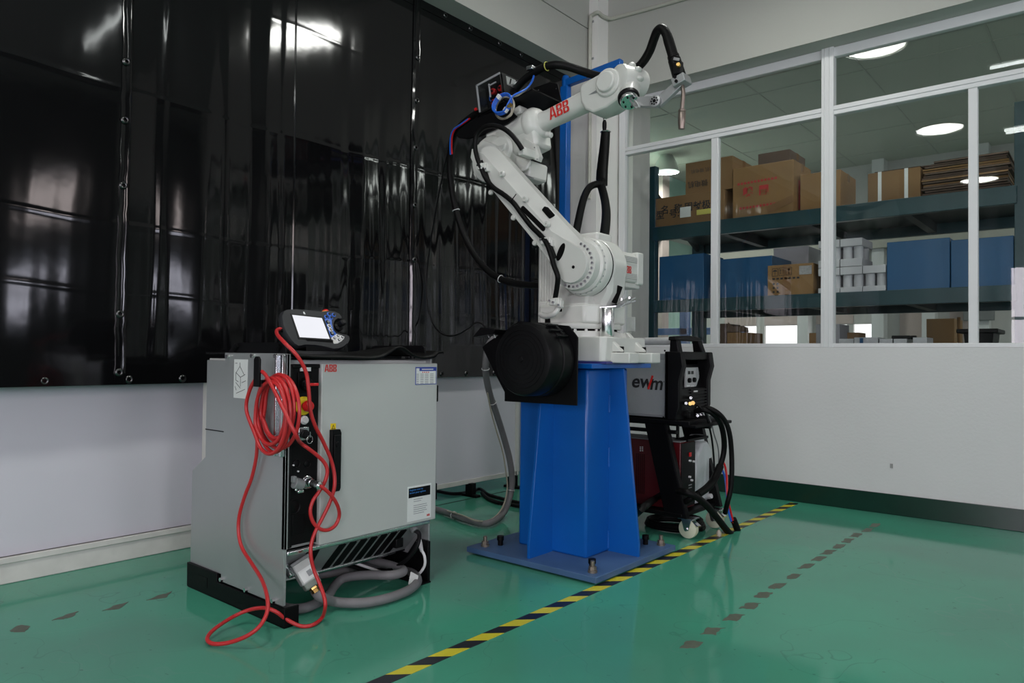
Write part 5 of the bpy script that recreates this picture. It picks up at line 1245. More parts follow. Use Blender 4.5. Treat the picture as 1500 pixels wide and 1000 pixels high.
obj('handle_tube', MB().cyl((-2.40, 3.65, 1.055), (-1.875, 3.65, 1.058), .021, n=18), mat('scuffed_grey_tube', (.52, .53, .53), .45, nscale=40, namt=.2), ws_)
obj('rear_bracket', MB().box(-2.46, -2.36, WY0, WY0 + .10, .985, 1.065), BLK, ws_, .004)
# wordmark on the silver side
t_ = text('ew', .105, INKB, PY(939.5, 559, WY0 - .0015), (1, 0, 0), (0, 0, 1), ws_, bold=.0022, sx=1.05, shear=.18)
t_ = text('m', .105, INKB, PY(961, 562, WY0 - .0015), (1, 0, 0), (0, 0, 1), ws_, bold=.0022, sx=1.0, shear=.18)
s0, s1_ = PY(949.5, 570, WY0 - .002), PY(956, 550, WY0 - .002)
obj('red_slash', MB().bar(s0, s1_, .012, .001, (1, 0, 0)), INK, ws_)
obj('trademark_dot', MB().cyl(PY(972.5, 559, WY0 - .001), PY(972.5, 559, WY0 - .002), .003, n=10), INKB, ws_)
# front sockets
f_ = obj('gas_coupling', MB().cyl(PX(1008, 591, -1.83), PX(1011, 591, -1.80), .010, n=10).cyl(PX(1013, 590, -1.83), PX(1015, 590, -1.79), .012, n=6), BRASS, ws_)
obj('euro_socket', MB().lathe([(.030, 0), (.030, .012), (.022, .018), (.022, .05)], PX(1019, 602, -1.84), (1, .1, 0), 24), GALV, ws_)
obj('minus_socket', MB().lathe([(.022, 0), (.022, .02), (.014, .024)], PX(1004, 607, -1.835), (1, 0, 0), 20), BLK, ws_)
for x, y in ((1003, 590), (1010, 582), (1020, 608), (1025, 606)): obj('coupling', MB().cyl(PX(x, y, -1.835), PX(x + 2, y + .5, -1.80), .008, n=10), CHROME, ws_)

ct = thing('trolley', 'black steel two-deck trolley on cream castors under the welding power source', 'trolley', (-2.1, 3.78, 0))
obj('upper_deck', MB().box(-2.48, -1.76, 3.57, 4.025, .605, .630).box(-1.80, -1.72, 3.57, 4.025, .595, .612), BLKM, ct, .004)
obj('lower_deck', MB().box(-2.48, -1.80, 3.57, 4.025, .112, .135), BLKM, ct, .004)
for y0_ in (3.575, 3.995): obj('deck_rail', MB().box(-2.48, -1.84, y0_, y0_ + .025, .555, .575), BLKM, ct, .003)
for yy in (3.572, 3.990):
    obj('trolley_leg', MB().xz([(-2.03, .605), (-1.905, .605), (-1.778, .112), (-1.90, .112)], yy, yy + .010).loft([(-1.905, yy, .605), (-1.905, yy + .036, .605), (-1.778, yy + .036, .112), (-1.778, yy, .112)], [(-1.899, yy, .607), (-1.899, yy + .036, .607), (-1.772, yy + .036, .112), (-1.772, yy, .112)]), BLKM, ct, .0015)
obj('rear_upright', MB().box(-2.46, -2.42, 3.575, 3.60, .13, .61), BLKM, ct, .002)
obj('rear_upright', MB().box(-2.46, -2.42, 3.995, 4.02, .13, .61), BLKM, ct, .002)
obj('unit_bracket', MB().box(-1.91, -1.83, 3.70, 3.955, .505, .52).box(-1.905, -1.893, 3.70, 3.72, .51, .605), BLKM, ct, .002)
def castor(x, y, rot):
    cs = obj('castor', MB().box(x - .045, x + .045, y - .04, y + .04, .106, .112).xz([(x - .030, .106), (x + .030, .106), (x + .012, .045), (x - .012, .045)], y - .030, y - .026).xz([(x - .030, .106), (x + .030, .106), (x + .012, .045), (x - .012, .045)], y + .026, y + .030), GALV, ct, .001)
    obj('wheel', MB().lathe([(.040, -.020), (.050, -.016), (.0525, 0), (.050, .016), (.040, .020), (.018, .019)], (x, y, .0525), (0, 1, 0), 32).lathe([(.018, -.019), (.040, -.020)], (x, y, .0525), (0, 1, 0), 32, caps=False), WHEEL, cs)
    obj('axle', MB().cyl((x, y - .036, .0525), (x, y + .036, .0525), .010, n=6), GALV, cs)
    obj('brake_lever', MB().bar((x + .03, y, .095), (x + .066, y - .01, .075), .03, .006, (0, 1, 0)), GALV, cs)
castor(-1.788, 3.625, 0); castor(-1.783, 3.945, 0); castor(-2.40, 3.625, 0); castor(-2.40, 3.945, 0)

cu = thing('cooling_unit', 'dark red cooling unit with black control strip standing on the trolley deck', 'cooling unit', (-2.15, 3.75, .135))
obj('case', MB().box(-2.44, -1.842, 3.632, 3.805, .140, .505), REDM, cu, .004)
obj('case_lid', MB().box(-2.44, -1.842, 3.630, 3.807, .505, .512), GREYP, cu, .003)
cf = obj('control_strip', MB().box(-1.843, -1.836, 3.637, 3.800, .15, .50), BLK, cu, .002)
p = PX(1011, 665, -1.835); obj('rocker_switch', MB().box(-1.837, -1.830, p.y - .012, p.y + .008, p.z - .012, p.z + .010), REDB, cf)
for x, y in ((1009.5, 674.5), (1015, 675.5), (1009, 698), (1012, 703)): p = PX(x, y, -1.836); obj('hose_port', MB().cyl(p, p + V((.012, 0, 0)), .006, n=12), WHP, cf)
for y in (710, 714): p = PX(1011, y, -1.836); obj('printed_line', MB().box(-1.8365, -1.8355, p.y - .02, p.y + .02, p.z - .003, p.z + .003), INKG, cf)
for r_ in range(3):
    for i in range(2):
        p = PY(931.5 + i * 3.0 + (i * 0), 654 + r_ * 2.6, 3.631)
        obj('vent_opening', MB().box(p.x + .025, p.x + .033, 3.6305, 3.633, p.z - .003, p.z + .003), LABEL, cu)
mb = MB()
for i in range(30):
    for j in range(5): mb.box(-2.115 + j * .012, -2.109 + j * .012, 3.6305, 3.6335, .20 + i * .0075, .2045 + i * .0075)
obj('vent_grille', mb, BLKM, cu)
jg = thing('coolant_jug', 'translucent white plastic coolant jug with cap, behind the red cooling unit', 'jug', (-1.95, 3.9, .135))
jp = [(3.812, .140), (3.812, .40), (3.83, .43), (3.875, .45), (3.90, .485), (3.985, .485), (4.045, .44), (4.045, .140)]
obj('jug_body', MB().lofts([[(x, 3.93 + (y - 3.93) * k_, .3075 + (z - .3075) * (k_ * .5 + .5)) for y, z in jp] for x, k_ in ((-2.02, .85), (-2.0, 1), (-1.86, 1), (-1.842, .86))]), JUG, jg, .012)
obj('jug_neck', MB().lathe([(.034, .46), (.034, .485), (.042, .487), (.042, .515), (.036, .52)], (-1.90, 3.95, 0), (0, 0, 1), 24), JUG, jg)
p = PX(1040, 737, -1.83); obj('drain_cap', MB().lathe([(.014, 0), (.016, .012), (.014, .028)], (-1.845, p.y, .165), (1, -.2, .3), 14), WHP, jg)
# cables in front of the machine
wc1 = [PX(1019, 602, -1.80), PX(1031, 600, -1.74), PX(1045, 606, -1.70), PX(1055, 619, -1.69), PX(1060, 638, -1.69), PX(1060.5, 660, -1.70), PX(1055, 682, -1.71), PX(1046, 702, -1.715), PX(1036, 714, -1.72), PX(1022, 724, -1.735), PX(1012, 730, -1.76), PX(1003, 735, -1.80)]
wt = thing('welding_lead', 'black welding lead arching from the power source front down to the trolley', 'cable', wc1[4])
obj('cable_jacket', MB().tube(wc1, .0155, 10, 6), RUB, wt, ang=80)
obj('cable_sheath', MB().tube(wc1[6:10], .021, 10, 6), RUB, wt, ang=80)
wc2 = [PX(1022, 600, -1.79), PX(1037, 597.5, -1.72), PX(1052, 605, -1.67), PX(1063, 618, -1.65), PX(1069, 637, -1.64), PX(1071.5, 662, -1.64), PX(1072, 690, -1.64), PX(1070.5, 715, -1.645), PX(1066, 735, -1.66), PX(1062, 751, -1.69)]
single('torch_lead', MB().tube(wc2, .0135, 10, 6), RUB, 'outermost black lead arching from the power source and hanging straight down', 'cable')
wc3 = [PX(1016, 592, -1.80), PX(1027, 597, -1.75), PX(1034, 608, -1.735), PX(1039, 625, -1.73), PX(1043, 645, -1.73), PX(1045.5, 670, -1.73), PX(1046.5, 693, -1.73)]
single('control_lead', MB().tube(wc3, .0055, 8, 6), BLK, 'thin black lead hanging inside the thicker arching welding lead', 'cable')
wc4 = [PX(1036, 605, -1.745), PX(1042, 620, -1.74), PX(1046, 636, -1.74), PX(1051, 652, -1.735), PX(1053, 668, -1.735), PX(1052, 684, -1.73)]
single('red_grey_wire', MB().tube(wc4, .0035, 8, 6), GREYP, 'thin grey wire curving between the black welding leads', 'wire')
fl_ = [PZ(922, 762, .03), V((PX(940, 745, -1.80).x, PX(940, 745, -1.80).y, PX(940, 745, -1.80).z)), PY(957, 732, 3.607), PY(975, 722, 3.607), PY(988, 718.5, 3.607), PX(1006, 721, -1.76), PX(1022, 729, -1.72), PX(1035, 740, -1.70), PX(1047, 754, -1.69), PX(1058, 768, -1.68), PX(1068, 780, -1.67), PX(1077, 786, -1.665), PX(1081, 780, -1.665), PX(1078, 770, -1.665), PX(1074, 760, -1.67)]
fh = thing('sheathed_hose_bundle', 'black sheathed hose bundle sagging past the castor, red and blue tubes emerging', 'hose', PX(1035, 740, -1.70))
obj('sheath', MB().tube(fl_, .0185, 12, 6), RUB, fh, ang=80)
obj('red_tube', MB().tube([PX(1074, 765, -1.668), PX(1071, 752, -1.672), PX(1067, 735, -1.68), PX(1065, 715, -1.69), PX(1064.5, 697, -1.70), PX(1062, 682, -1.715), PX(1057, 673, -1.74)], .0062, 8, 6), REDB, fh)
obj('blue_tube', MB().tube([PX(1071, 763, -1.67), PX(1067, 748, -1.675), PX(1065, 730, -1.69), PX(1063.5, 710, -1.70), PX(1060.5, 694, -1.715), PX(1055, 683, -1.745)], .0058, 8, 6), BLUET, fh)
bp = []
for i in range(40):
    t = i / 12 * 2 * PI; bp.append(V((-1.96 + (.16 + .012 * math.sin(i)) * math.cos(t), 3.80 + .13 * math.sin(t), .014 + .012 * (i // 12))))
single('coiled_lead', MB().tube(bp, .012, 8, 3), RUB, 'coil of black lead lying on the floor under the trolley', 'cable')
p = PZ(1053, 785, 0)
single('floor_scrap', MB().lathe([(.012, 0), (.014, .02), (.006, .034)], (p.x, p.y, 0), (0, 0, 1), 10), BEIGE, 'tiny pale scrap lying on the striped tape beside the castor', 'scrap')
p = PZ(941, 790, 0)
single('glass_shard', MB().box(p.x - .03, p.x + .03, p.y - .02, p.y + .02, 0, .012), mat('teal_clear_plastic', (.05, .35, .36), .15), 'small teal clear scrap on the floor behind the pedestal plate', 'scrap', bevel=.003)

# ================================================================== STORAGE ROOM behind the glass
SX0, SX1, SY1, SZ = -6.2, 5.4, 13.0, 4.2
struct('wall_storage_left', MB().box(SX0 - .15, SX0, 5.2, SY1, 0, SZ + .1), TEAL)
struct('wall_storage_right', MB().box(SX1, SX1 + .15, 5.2, SY1, 0, SZ + .1), WHITE)
struct('floor_storage', MB().box(SX0 - .15, SX1 + .15, 5.12, SY1 + .15, -.1, 0), SFLOOR)
cm = MB().box(SX0 - .15, SX1 + .15, 5.3, SY1 + .15, SZ, SZ + .1)
struct('ceiling_storage', cm, CEIL)
sb = MB()
for yy in (6.3, 7.5, 8.7, 9.9, 11.1, 12.3): sb.box(SX0, SX1, yy - .008, yy + .008, SZ - .006, SZ)
for xx in (-4.6, -3.4, -2.2, -1.0, .2, 1.4, 2.6): sb.box(xx - .008, xx + .008, 5.3, SY1, SZ - .006, SZ)
struct('trim_7', sb, mat('ceiling_joint', (.46, .47, .42), .7))
FWH = [(-5.7, -5.1, .9, 1.55), (-4.95, -4.35, .9, 1.55), (-3.98, -3.55, .9, 1.55), (-3.45, -3.1, .9, 1.55), (-5.7, -5.1, 1.72, 1.80), (-4.95, -4.35, 1.72, 1.80), (-3.98, -3.55, 1.72, 1.80), (-3.45, -3.1, 1.72, 1.80)]
struct('wall_storage_back', wall_open('y', SY1, SY1 + .15, SX0, SX1, 0, SZ, FWH), mat('storage_back_wall', (.52, .52, .50), .7))
struct('trim_8', MB().box(SX0, SX1, SY1 - .35, SY1, 2.75, 2.98), mat('beige_downstand_beam', (.50, .49, .43), .7))
obj_pink = MB()
for xx in (-5.4, -4.65, -3.75): obj_pink.box(xx - .3, xx + .3, SY1 - .012, SY1, 1.56, 1.71)
obj_pink.box(-2.75, -2.4, SY1 - .012, SY1, 1.0, 1.9).box(-2.05, -1.75, SY1 - .012, SY1, .6, 2.2).box(-.9, -.6, SY1 - .012, SY1, .6, 2.2)
struct('trim_9', obj_pink, PINKW)
wn_ = 20
for a, b, c, d in FWH:
    wn = struct('window_%d' % wn_, MB().box(a, b, SY1 + .07, SY1 + .10, c, d), DAYP); wn_ += 1
pc = 10
for xx, hh in ((-4.2, SZ), (-3.02, SZ), (-2.3, 2.75), (-1.6, SZ), (-.35, SZ), (.5, SZ)):
    struct('trim_%d' % pc, MB().box(xx - .09, xx + .09, SY1 - .25, SY1, 0, hh), FRAME); pc += 1
# a glazed screen at the left side and the white pillar just inside the window
struct('trim_%d' % pc, MB().box(-3.62, -3.16, 5.25, 5.62, 0, SZ), mat('grey_white_pillar', (.46, .45, .44), .65)); pc += 1
p = PY(925, 475, 5.245)
sw = thing('light_switch', 'white light switch on the pillar just behind the window', 'switch', p)
obj('switch_frame', MB().box(p.x - .036, p.x + .036, 5.238, 5.25, p.z - .06, p.z + .06), WHP, sw, .004)
obj('switch_rocker', MB().box(p.x - .014, p.x + .014, 5.233, 5.239, p.z - .034, p.z + .034), WHP, sw, .003)
for yy in (7.6, 9.4, 11.2):
    struct('trim_%d' % pc, MB().box(SX0, SX0 + .22, yy - .12, yy + .12, 0, SZ), PINKW); pc += 1
struct('trim_%d' % pc, MB().box(SX0, SX0 + .25, 5.3, SY1, 3.05, 3.30), mat('pale_clerestory_beam', (.60, .56, .54), .6)); pc += 1
struct('trim_%d' % pc, MB().box(SX0, SX0 + .06, 5.3, SY1, 2.2, 2.28).box(SX0, SX0 + .06, 5.3, SY1, 1.1, 1.16), FRAME); pc += 1
# blue frame seen through the rack
bf = MB().box(-5.05, -4.93, 9.9, 10.02, 0, 1.9).box(-5.9, -4.1, 9.9, 10.0, 1.30, 1.40).box(-4.15, -4.05, 9.9, 10.02, 0, 1.4)
single('steel_stand', bf, mat('pale_blue_steel', (.16, .28, .56), .5), 'pale blue steel stand seen far behind the rack legs', 'stand', bevel=.004)

# pallet rack
RY = 5.80
rk = thing('pallet_rack', 'dark teal pallet rack loaded with cartons behind the long window', 'rack', (-1.9, 6.3, 0))
for x0 in (-3.335, -.545):
    for yy in (RY, RY + 1.0):
        obj('upright', MB().box(x0, x0 + .13, yy, yy + .07, 0, 2.68), RACK, rk, .003)
    obj('upright_brace', MB().bar((x0 + .06, RY + .05, 2.48), (x0 + .06, RY + 1.03, 2.05), .06, .03, (0, 0, 1)).bar((x0 + .06, RY + .05, 1.35), (x0 + .06, RY + 1.03, 1.95), .05, .03, (0, 0, 1)).bar((x0 + .06, RY + .05, 1.2), (x0 + .06, RY + 1.03, .55), .05, .03, (0, 0, 1)), RACKD, rk)
for z0, z1 in ((2.005, 2.125), (1.362, 1.470), (.86, .97)):
    for yy in (RY - .02, RY + 1.02):
        obj('beam', MB().box(-3.22, -.53, yy, yy + .05, z0, z1), RACK, rk, .003)
    obj('deck', MB().box(-3.22, -.53, RY + .03, RY + 1.02, z1 - .035, z1 - .02), RACKD, rk)
    for xx in (-2.6, -1.9, -1.2): obj('deck_joist', MB().box(xx - .03, xx + .03, RY + .03, RY + 1.02, z0 + .01, z1 - .036), RACKD, rk)
zz_ = [1.28, 1.33, 1.9, 2.3]
T1, T2, T3 = 2.108, 1.453, .951      # deck tops


def carton(x0, x1, y0, depth, z0, z1, m, label, group=None, name='cardboard_box', seam=True, flaps=False):
    mb = MB().box(x0, x1, y0, y0 + depth, z0, z1)
    c = thing(name, label, 'box', ((x0 + x1) / 2, y0 + depth / 2, z0), group)
    obj('carton_body', mb, m, c, .004)
    if seam: obj('sealing_tape', MB().box(x0 - .0012, x1 + .0012, y0 + depth / 2 - .03, y0 + depth / 2 + .03, z1 - .06, z1 + .0012), TAPE, c)
    return c


KG = 'cardboard cartons on the rack'
e = RY + .02
c1_ = carton(-3.27, -2.56, e - .01, .45, T1, 2.385, KRAFT, 'long low brown carton with black Chinese printing at the left upright', KG)
INKBR = mat('faded_brown_print', (.07, .045, .03), .7)
F_ = e - .0115
text('名  称:固封极柱', .082, INKB, PY(1010, 303.5, F_), (1, 0, 0), (0, 0, 1), c1_, sx=1.0, bold=.0012)
text('型  号:', .082, INKB, PY(978, 314.5, F_), (1, 0, 0), (0, 0, 1), c1_, sx=1.0, bold=.0012)
p = PY(1004, 310.5, F_); obj('white_label', MB().box(p.x - .05, p.x + .05, F_ - .002, F_ + .002, p.z - .045, p.z + .045), LABEL, c1_)
p = PY(1035, 309.5, F_); obj('yellow_label', MB().box(p.x - .09, p.x + .12, F_ - .002, F_ + .002, p.z - .022, p.z + .022), mat('yellow_label', (.60, .55, .12), .6), c1_)
c2_ = carton(-2.93, -2.50, e + .02, .48, 2.387, 2.665, KRAFT, 'brown carton with upside-down printing, on top of the long low carton', KG)
text('微电机', .062, INKB, PY(1022, 268.5, e + .0185), (-1, 0, 0), (0, 0, -1), c2_)
text('微电机 微电机', .040, INKBR, PY(1032, 248, e + .0185), (-1, 0, 0), (0, 0, -1), c2_)
carton(-2.48, -2.20, e + .52, .40, T1, 2.78, KRAFTD, 'dark brown carton showing only its raised top behind the large red-printed carton', KG)
c3_ = carton(-2.49, -1.99, e, .42, T1, 2.545, KRAFT2, 'large brown carton with red Chinese printing and glossy tape', KG)
F_ = e - .0015
RP = mat('red_stamp_ink', (.42, .03, .03), .7)
text('轉  關', .085, RP, PY(1107, 280.5, F_), (1, 0, 0), (0, 0, 1), c3_, bold=.003)
for y_, w_ in ((266, 74), (302, 84)):
    p = PY(1072 + 14 + w_ / 2 * .6, y_, F_)
    mb = MB()
    for i in range(12): mb.box(p.x - .16 + i * .028, p.x - .16 + i * .028 + .018, F_ - .001, F_ + .001, p.z - .010 + i * .0008, p.z + .008 + i * .0008)
    obj('printed_line', mb, RP, c3_)
obj('side_print', MB().box(-1.991, -1.9885, e + .12, e + .30, T1 + .06, 2.40), RP, c3_)
obj('glossy_tape', MB().bar((-2.2, F_ - .001, 2.165), (-1.99, F_ - .001, 2.235), .055, .001, (0, 0, 1)), TAPE, c3_)
carton(-1.965, -1.66, e + .08, .42, T1, 2.43, KRAFT2, 'plain pale carton beside the red-printed one, with a pallet board beneath', KG)
c5_ = carton(-1.447, -1.100, e, .45, T1, 2.345, KRAFT, 'brown carton bound with two white straps', KG, seam=False)
for xx in (-1.365, -1.19): obj('white_strap', MB().box(xx - .012, xx + .012, e - .0015, e + .4515, T1, 2.347), LABEL, c5_)
obj('lid_flap', MB().loft([(-1.40, e, 2.346), (-1.10, e, 2.346), (-1.10, e + .3, 2.385), (-1.38, e + .3, 2.375)], [(-1.40, e, 2.350), (-1.10, e, 2.350), (-1.10, e + .3, 2.389), (-1.38, e + .3, 2.379)]), KRAFTD, c5_)
# flattened cartons, one by one
rr = random.Random(11); z = T1
for i in range(17):
    h_ = .0155; x0 = -1.085 + rr.uniform(-.012, .012) + (.0 if i < 15 else .06); x1 = -.57 + rr.uniform(-.02, .012)
    y0 = e + rr.uniform(0, .03)
    o = single('flattened_carton', MB().loft([(x0, y0, z), (x1, y0 + rr.uniform(-.01, .01), z), (x1, y0 + .5, z), (x0, y0 + .5, z)], [(x0, y0, z + h_ * .72), (x1, y0, z + h_ * .72 + rr.uniform(0, .003)), (x1, y0 + .5, z + h_ * .72), (x0, y0 + .5, z + h_ * .72)]), (KRAFTD, KRAFT, KRAFT2, KRAFTD)[rr.randrange(4)] if i < 15 else KRAFTD,
               'flattened brown carton in the stack against the right upright', 'cardboard', 'flattened cartons on the top deck')
    z += h_
FB = (( -1.30, -1.02, .0, .05), (-1.22, -.80, .02, .075), (-1.05, -.60, .035, .06))
for i, (x0, x1, a_, b_) in enumerate(FB):
    single('bent_flap', MB().loft([(x0, e + .2, z + a_), (x1, e + .2, z + a_ * .4), (x1, e + .5, z + a_ * .4), (x0, e + .5, z + a_)], [(x0, e + .2, z + a_ + .006), (x1, e + .2, z + a_ * .4 + .006), (x1, e + .5, z + a_ * .4 + .006), (x0, e + .5, z + a_ + .006)]), KRAFTD,
           ('small bent cardboard sheet sticking out leftwards on top of the flattened cartons', 'long bent cardboard sheet crowning the flattened carton stack', 'short bent cardboard sheet on the flattened stack by the upright')[i], 'cardboard', 'bent sheets on the flattened cartons')
BG = 'blue plastic boxes on the rack'
carton(-3.17, -2.745, e, .40, T2, 1.862, BBOX, 'blue box nearest the left upright on the middle deck', BG, 'blue_box', False)
carton(-2.64, -2.17, e + .03, .45, T2, 1.80, BBOX, 'blue box partly hidden by the icon-printed brown carton', BG, 'blue_box', False)
carton(-2.35, -2.05, e + .55, .40, T2, 1.93, PAPERW, 'white carton peeping over the blue box behind the icon-printed carton', None, 'white_carton', False)
c6_ = carton(-2.19, -1.835, e - .01, .40, T2, 1.712, KRAFT2, 'brown carton with black handling icons and a silver label', KG)
F_ = e - .0115
x0 = -2.15
def icon(cx, cz, kind):
    mb = MB(); w_, h_ = .022, .030
    for a_, b_ in (((-w_, -h_), (w_, -h_)), ((w_, -h_), (w_, h_)), ((w_, h_), (-w_, h_)), ((-w_, h_), (-w_, -h_))): mb.bar((cx + a_[0], F_, cz + a_[1]), (cx + b_[0], F_, cz + b_[1]), .003, .001, (0, 0, 1) if a_[1] == b_[1] else (1, 0, 0))
    if kind == 0:
        mb.xz([(cx + .017 * math.cos(t), cz + .006 + .014 * math.sin(t)) for t in [i * PI / 6 for i in range(7)]], F_ - .0005, F_ + .0005); mb.bar((cx, F_, cz + .006), (cx, F_, cz - .022), .003, .001, (1, 0, 0))
    if kind == 1:
        for s_ in (-.009, .009): mb.bar((cx + s_, F_, cz - .02), (cx + s_, F_, cz + .012), .004, .001, (1, 0, 0)); mb.xz([(cx + s_ - .006, cz + .010), (cx + s_ + .006, cz + .010), (cx + s_, cz + .022)], F_ - .0005, F_ + .0005)
    if kind == 2:
        mb.xz([(cx - .012, cz + .02), (cx + .012, cz + .02), (cx + .003, cz), (cx + .003, cz - .016), (cx + .01, cz - .022), (cx - .01, cz - .022), (cx - .003, cz - .016), (cx - .003, cz)], F_ - .0005, F_ + .0005)
    obj('handling_icon', mb, INKB, c6_)
icon(x0 + .02, 1.655, 0); icon(x0 + .075, 1.657, 1); icon(x0 + .13, 1.659, 2)
mb = MB()
for i in range(7): mb.box(x0 + i * .032, x0 + i * .032 + .020, F_ - .0005, F_ + .0005, 1.596, 1.610)
for r_ in range(3):
    for i in range(2): mb.box(x0 + .002 + i * .032, x0 + .018 + i * .032, F_ - .0005, F_ + .0005, 1.555 - r_ * .032, 1.570 - r_ * .032)
obj('printed_mark', mb, INKB, c6_)
obj('silver_label', MB().box(-1.94, -1.845, F_ - .001, F_ + .001, 1.625, 1.692), mat('crinkled_silver_label', (.45, .45, .45), .3, .5, nscale=60, namt=.5), c6_)
obj('front_tape', MB().box(-2.07, -2.005, F_ - .0005, F_ + .0005, T2, 1.712), TAPE, c6_)
carton(-1.317, -.918, e, .45, T2, 1.822, BBOX, 'blue box beside the stacked white trays on the middle deck', BG, 'blue_box', False)
carton(-.912, -.55, e, .45, T2, 1.80, BBOX, 'blue box against the right upright on the middle deck', BG, 'blue_box', False)
# white capped trays holding wrapped cylinders
def tray(x0, x1, z0, label, nc):
    t = thing('roll_tray', label, 'tray', ((x0 + x1) / 2, e + .15, z0), 'white trays of wrapped rolls')
    obj('tray_base', MB().box(x0, x1, e, e + .30, z0, z0 + .058), PAPERW, t, .003)
    obj('tray_lid', MB().box(x0, x1, e, e + .30, z0 + .152, z0 + .210), PAPERW, t, .003)
    for i in range(nc):
        for yy in (.06, .22):
            cx = x0 + (i + .5) * (x1 - x0) / nc
            obj('wrapped_roll', MB().cyl((cx, e + yy, z0 + .058), (cx, e + yy, z0 + .152), min(.042, (x1 - x0) / nc * .42), n=16), PAPERW, t)
    return t
tray(-1.80, -1.645, T2, 'white tray of rolls at lower left, mostly behind the thick window post', 2)
tray(-1.640, -1.485, T2, 'white tray of rolls at the middle of the bottom tier', 2)
tray(-1.480, -1.325, T2, 'white tray of rolls at the right of the bottom tier, next to a blue box', 2)
tray(-1.80, -1.645, T2 + .213, 'white tray of rolls on the upper tier, mostly behind the thick window post', 2)
tray(-1.640, -1.485, T2 + .213, 'white tray of rolls standing clear on the upper tier', 2)
# items on the lowest visible deck
def low(x0p, x1p, ytop, label, m, name, depth=.3, dy=0., cat='box'):
    a_, b_ = PY(x0p, ytop, e + dy), PY(x1p, ytop, e + dy)
    o = single(name, MB().box(a_.x, b_.x, e + dy, e + dy + depth, T3, a_.z), m, label, cat, bevel=.004); return o
low(1051, 1064, 474, 'dark ragged carton low down beside the thin window post', KRAFTD, 'cardboard_box', .3, .1)
oc = thing('open_carton', 'open brown carton with torn flaps on the lowest deck', 'box', PY(1080, 500, e))
a_, b_ = PY(1065, 487, e), PY(1094, 489, e)
obj('carton_body', MB().box(a_.x, b_.x, e, e + .35, T3, a_.z), KRAFT, oc, .003)
for q in ([(1064, 486), (1067, 472), (1074, 478), (1090, 477), (1094, 486)], [(1092, 488), (1091, 478), (1096, 480), (1097, 486)]):
    q = [PY(x, y, e + .01) for x, y in q]; obj('flap', MB().loft([(p.x, e + .002, p.z) for p in q], [(p.x, e + .008, p.z) for p in q]), KRAFTD, oc)
low(1185, 1196, 487.5, 'small brown carton to the left of the grey carton low down', KRAFT, 'cardboard_box', .25)
low(1195, 1230, 475, 'grey carton half hidden behind the thick window post', mat('grey_carton', (.24, .24, .26), .7), 'grey_carton', .25)
low(1232, 1258, 487, 'small brown carton behind the white packs on the lowest deck', KRAFT, 'cardboard_box', .2, .2)
WPK = mat('wrapped_white_pack', (.44, .45, .47), .35, nscale=30, namt=.2)
FG = 'wrapped packs on the lowest deck'
for i, (x0p, x1p, yt, lb) in enumerate(((1228, 1250, 496, 'wrapped white pack next to the grey carton'), (1251, 1286, 494, 'long wrapped white pack with a blue stripe'), (1288, 1307, 496, 'small wrapped white pack between the long pack and the black tool pack'), (1309, 1328, 496, 'wrapped pack carrying black tools'), (1337, 1358, 494, 'wrapped pack with blue end beside the tall brown carton'))):
    o = low(x0p, x1p, yt, lb, WPK, 'wrapped_pack', .22, 0, 'pack'); o['group'] = FG
p = PY(1262, 499, e - .001); single('blue_band', MB().box(p.x - .012, p.x + .012, e - .004, e - .0005, T3, p.z + .02), BBOX, 'blue stripe band around the long wrapped pack', 'band')
p = PY(1318, 493, e + .05); single('black_tool', MB().box(p.x - .05, p.x + .07, e + .03, e + .09, p.z - .018, p.z + .008).cyl((p.x + .07, e + .05, p.z - .006), (p.x + .11, e + .05, p.z - .006), .014, n=12), BLK, 'black hand tool lying on the wrapped pack', 'tool', bevel=.004)
a_ = PY(1357, 467, 8.6); b_ = PY(1398, 467, 8.6)
c9 = carton(a_.x, b_.x, 8.6, .5, .62, a_.z, KRAFT, 'tall brown carton with white spots standing far back in the storage room', None, seam=False)
mb = MB()
for i in range(4): mb.box(a_.x + .06 + i * .07, a_.x + .10 + i * .07, 8.598, 8.602, .99, 1.02)
obj('white_mark', mb, LABEL, c9)
single('work_table', MB().box(a_.x - .3, b_.x + .8, 8.4, 9.2, .58, .62).box(a_.x - .25, a_.x - .2, 8.45, 8.5, 0, .58).box(b_.x + .7, b_.x + .75, 8.45, 8.5, 0, .58).box(a_.x - .25, a_.x - .2, 9.1, 9.15, 0, .58).box(b_.x + .7, b_.x + .75, 9.1, 9.15, 0, .58), GREYP, 'grey table under the tall brown carton far back', 'table')
a_, b_ = PY(1412, 488, 6.05), PY(1456, 488, 6.05)
bn = thing('black_tub', 'black plastic tub with wide rim on the lowest deck at right', 'tub', ((a_.x + b_.x) / 2, 6.2, T3))
obj('tub_body', MB().loft([(a_.x + .02, 6.05, T3), (b_.x - .02, 6.05, T3), (b_.x - .02, 6.35, T3), (a_.x + .02, 6.35, T3)], [(a_.x, 6.03, a_.z), (b_.x, 6.03, a_.z), (b_.x, 6.37, a_.z), (a_.x, 6.37, a_.z)]), BLK, bn, .004)
obj('tub_rim', MB().box(a_.x - .04, b_.x + .03, 6.0, 6.4, a_.z, a_.z + .03), BLK, bn, .006)
a_, b_ = PY(1411, 453, 12.7), PY(1457, 469, 12.7)
single('wall_monitor', MB().box(a_.x, b_.x, 12.68, 12.74, b_.z, a_.z), GREYP, 'dark grey flat monitor on the far wall beneath the rack deck', 'monitor', bevel=.01)
p0 = PY(1407, 464, 7.2); single('wooden_pole', MB().cyl((p0.x, 7.2, 0), (p0.x - .02, 7.25, p0.z), .014, n=10), KRAFT2, 'thin wooden pole standing beside the tall brown carton', 'pole')

